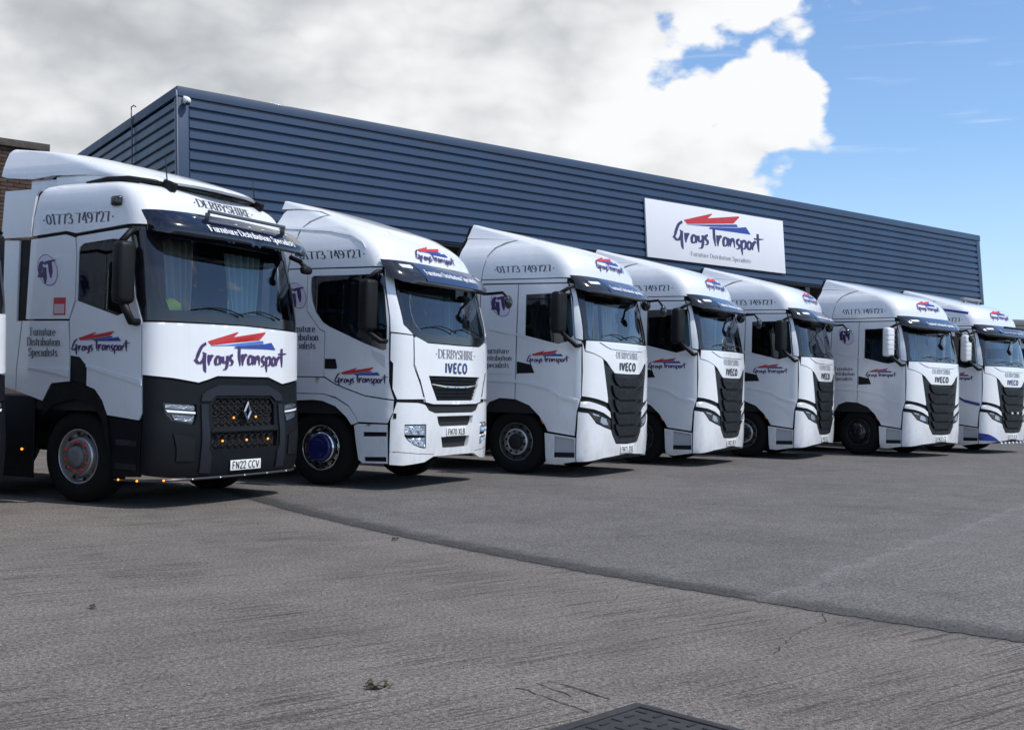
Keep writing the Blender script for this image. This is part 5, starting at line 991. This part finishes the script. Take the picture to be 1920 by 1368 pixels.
    t.pair('warning_sticker', s([(.33, 2.22), (.15, 2.22), (.15, 2.03), (.33, 2.03)]), RED, off=.003, depth=.002, gap=0, sides=(-1,)); t.pair('sticker_text_area', s([(.315, 2.15), (.165, 2.15), (.165, 2.045), (.315, 2.045)]), mat('sticker_pink', (.62, .45, .46), .5), off=.006, depth=.002, gap=0, sides=(-1,))
    t.plate(plate, .425); t.running_gear('red', arch=.58); t.wipers(2.08); t.interior(2.0, back, curtains, 3.2)
    t.mirrors(-1.42, -.85, 2.13, 2.78, BLACK, [([(-1.17, -.82, 2.90), (-1.3, -.82, 2.90), (-1.44, -.84, 2.78)], .035), ([(-1.2, -.9, 1.95), (-1.34, -.9, 1.95), (-1.44, -.86, 2.16)], .045)], hw=.10, hd=.09)
    if jacket:
        km = t.part('kerb_mirror', 'km', lambda: box(.98, 1.16, -1.36, -1.27, 2.66, 2.76, .04), BLACK); t.part('mirror_arm', 'kma', lambda: tube([(1.1, -1.05, 2.88), (1.1, -1.2, 2.82), (1.08, -1.3, 2.74)], .03), BLACK, km)
    if jacket:
        def lump():
            v, fc, sm = sphere(.13, .7, 10); return [(x * 1.4 + .015 * math.sin(40 * y + 9 * z), y * .6 + .02 * math.sin(31 * x), z + .02 * math.sin(25 * x + 14 * y)) for x, y, z in v], fc, sm
        hv = bpy.data.objects.new('safety_vest', mesh_of('safety_vest', lump, mat('hi_vis_yellow', (.62, .78, .10), .8))); COL.objects.link(hv)
        hv.matrix_world = Matrix.Translation((*pos, 0)) @ Matrix.Rotation(yaw, 4, 'Z') @ Matrix.Translation((-.86, -.95, 2.13)); hv['label'] = 'bright yellow high visibility vest on the dashboard of the leftmost full truck'; hv['category'] = 'vest'
    return t
C1 = mat('curtain_grey', (.33, .32, .31), .9); C2 = mat('curtain_pale_cyan', (.40, .55, .58), .9); C3 = mat('curtain_reflection_blue', (.10, .20, .40), .9); C4 = mat('curtain_reflection_pale', (.48, .64, .80), .9); C7 = mat('curtain_fill_white', (.7, .7, .68), .9); C5 = mat('curtain_dark', (.04, .045, .055), .9); C6 = mat('curtain_teal', (.16, .26, .28), .9)  # blue tones lightened to imitate sky reflected in the windscreens
make_renault((-4.171, 13.561), 1.110, 'white truck cab with black lower front and red wheel nuts, plate FN22 CCV', 'FN22 CCV', C3, [(-.80, -.22, -.72, 2.02, 2.9, C1), (.30, .98, -.70, 2.02, 2.85, C2)])
make_stralis((-1.978, 16.244), 1.104, 'white truck cab with blue wheel cap and square slotted bumper, second full cab from left', 'FN70 XLB', C3, [(-.15, .45, -.1, 1.95, 2.65, C4), (.72, .98, -.74, 1.98, 2.7, C6)])
make_sway((.649, 18.986), 1.0649, 'white truck cab with black grille tower and silver wheel full of dark nuts', 'FN71 ZXE', 'silver', back=C4, curtains=[(-.80, .22, -.62, 2.08, 2.76, C4), (.34, .86, -.68, 2.08, 2.72, C7)])  # pale front drapes added to brighten this windscreen
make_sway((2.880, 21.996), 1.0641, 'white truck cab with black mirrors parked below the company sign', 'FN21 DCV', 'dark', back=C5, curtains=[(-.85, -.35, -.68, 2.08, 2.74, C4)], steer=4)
make_sway((5.3856, 24.802), 1.0455, 'white truck cab with black mirrors, third cab from the right', 'FN21 DCZ', 'silver', back=C5, steer=-5, horn=True)
make_sway((8.554, 26.440), .7687, 'plain white truck cab with white mirror cover, second cab from the right', 'FN22 CEU', 'dark', cover=WHITE, back=C4, curtains=[(-.85, -.3, -.66, 2.08, 2.75, C4), (-.15, .7, -.60, 2.08, 2.75, C2)], steer=-2)  # front drapes added here to lighten the look of the glass
make_sway((11.165, 28.847), .7767, 'white truck cab with blue stripes and blue lower bumper corner at far right', 'FY71 DPX', 'dark', cover=WHITE, stripes=True, back=C5, curtains=[(-.9, -.4, -.66, 2.08, 2.72, C2)])
make_renault((-6.465, 10.65), 1.110, 'truck cab cut off by the left edge, only its front corner showing', 'FN22 CCX', C3, [], jacket=False)
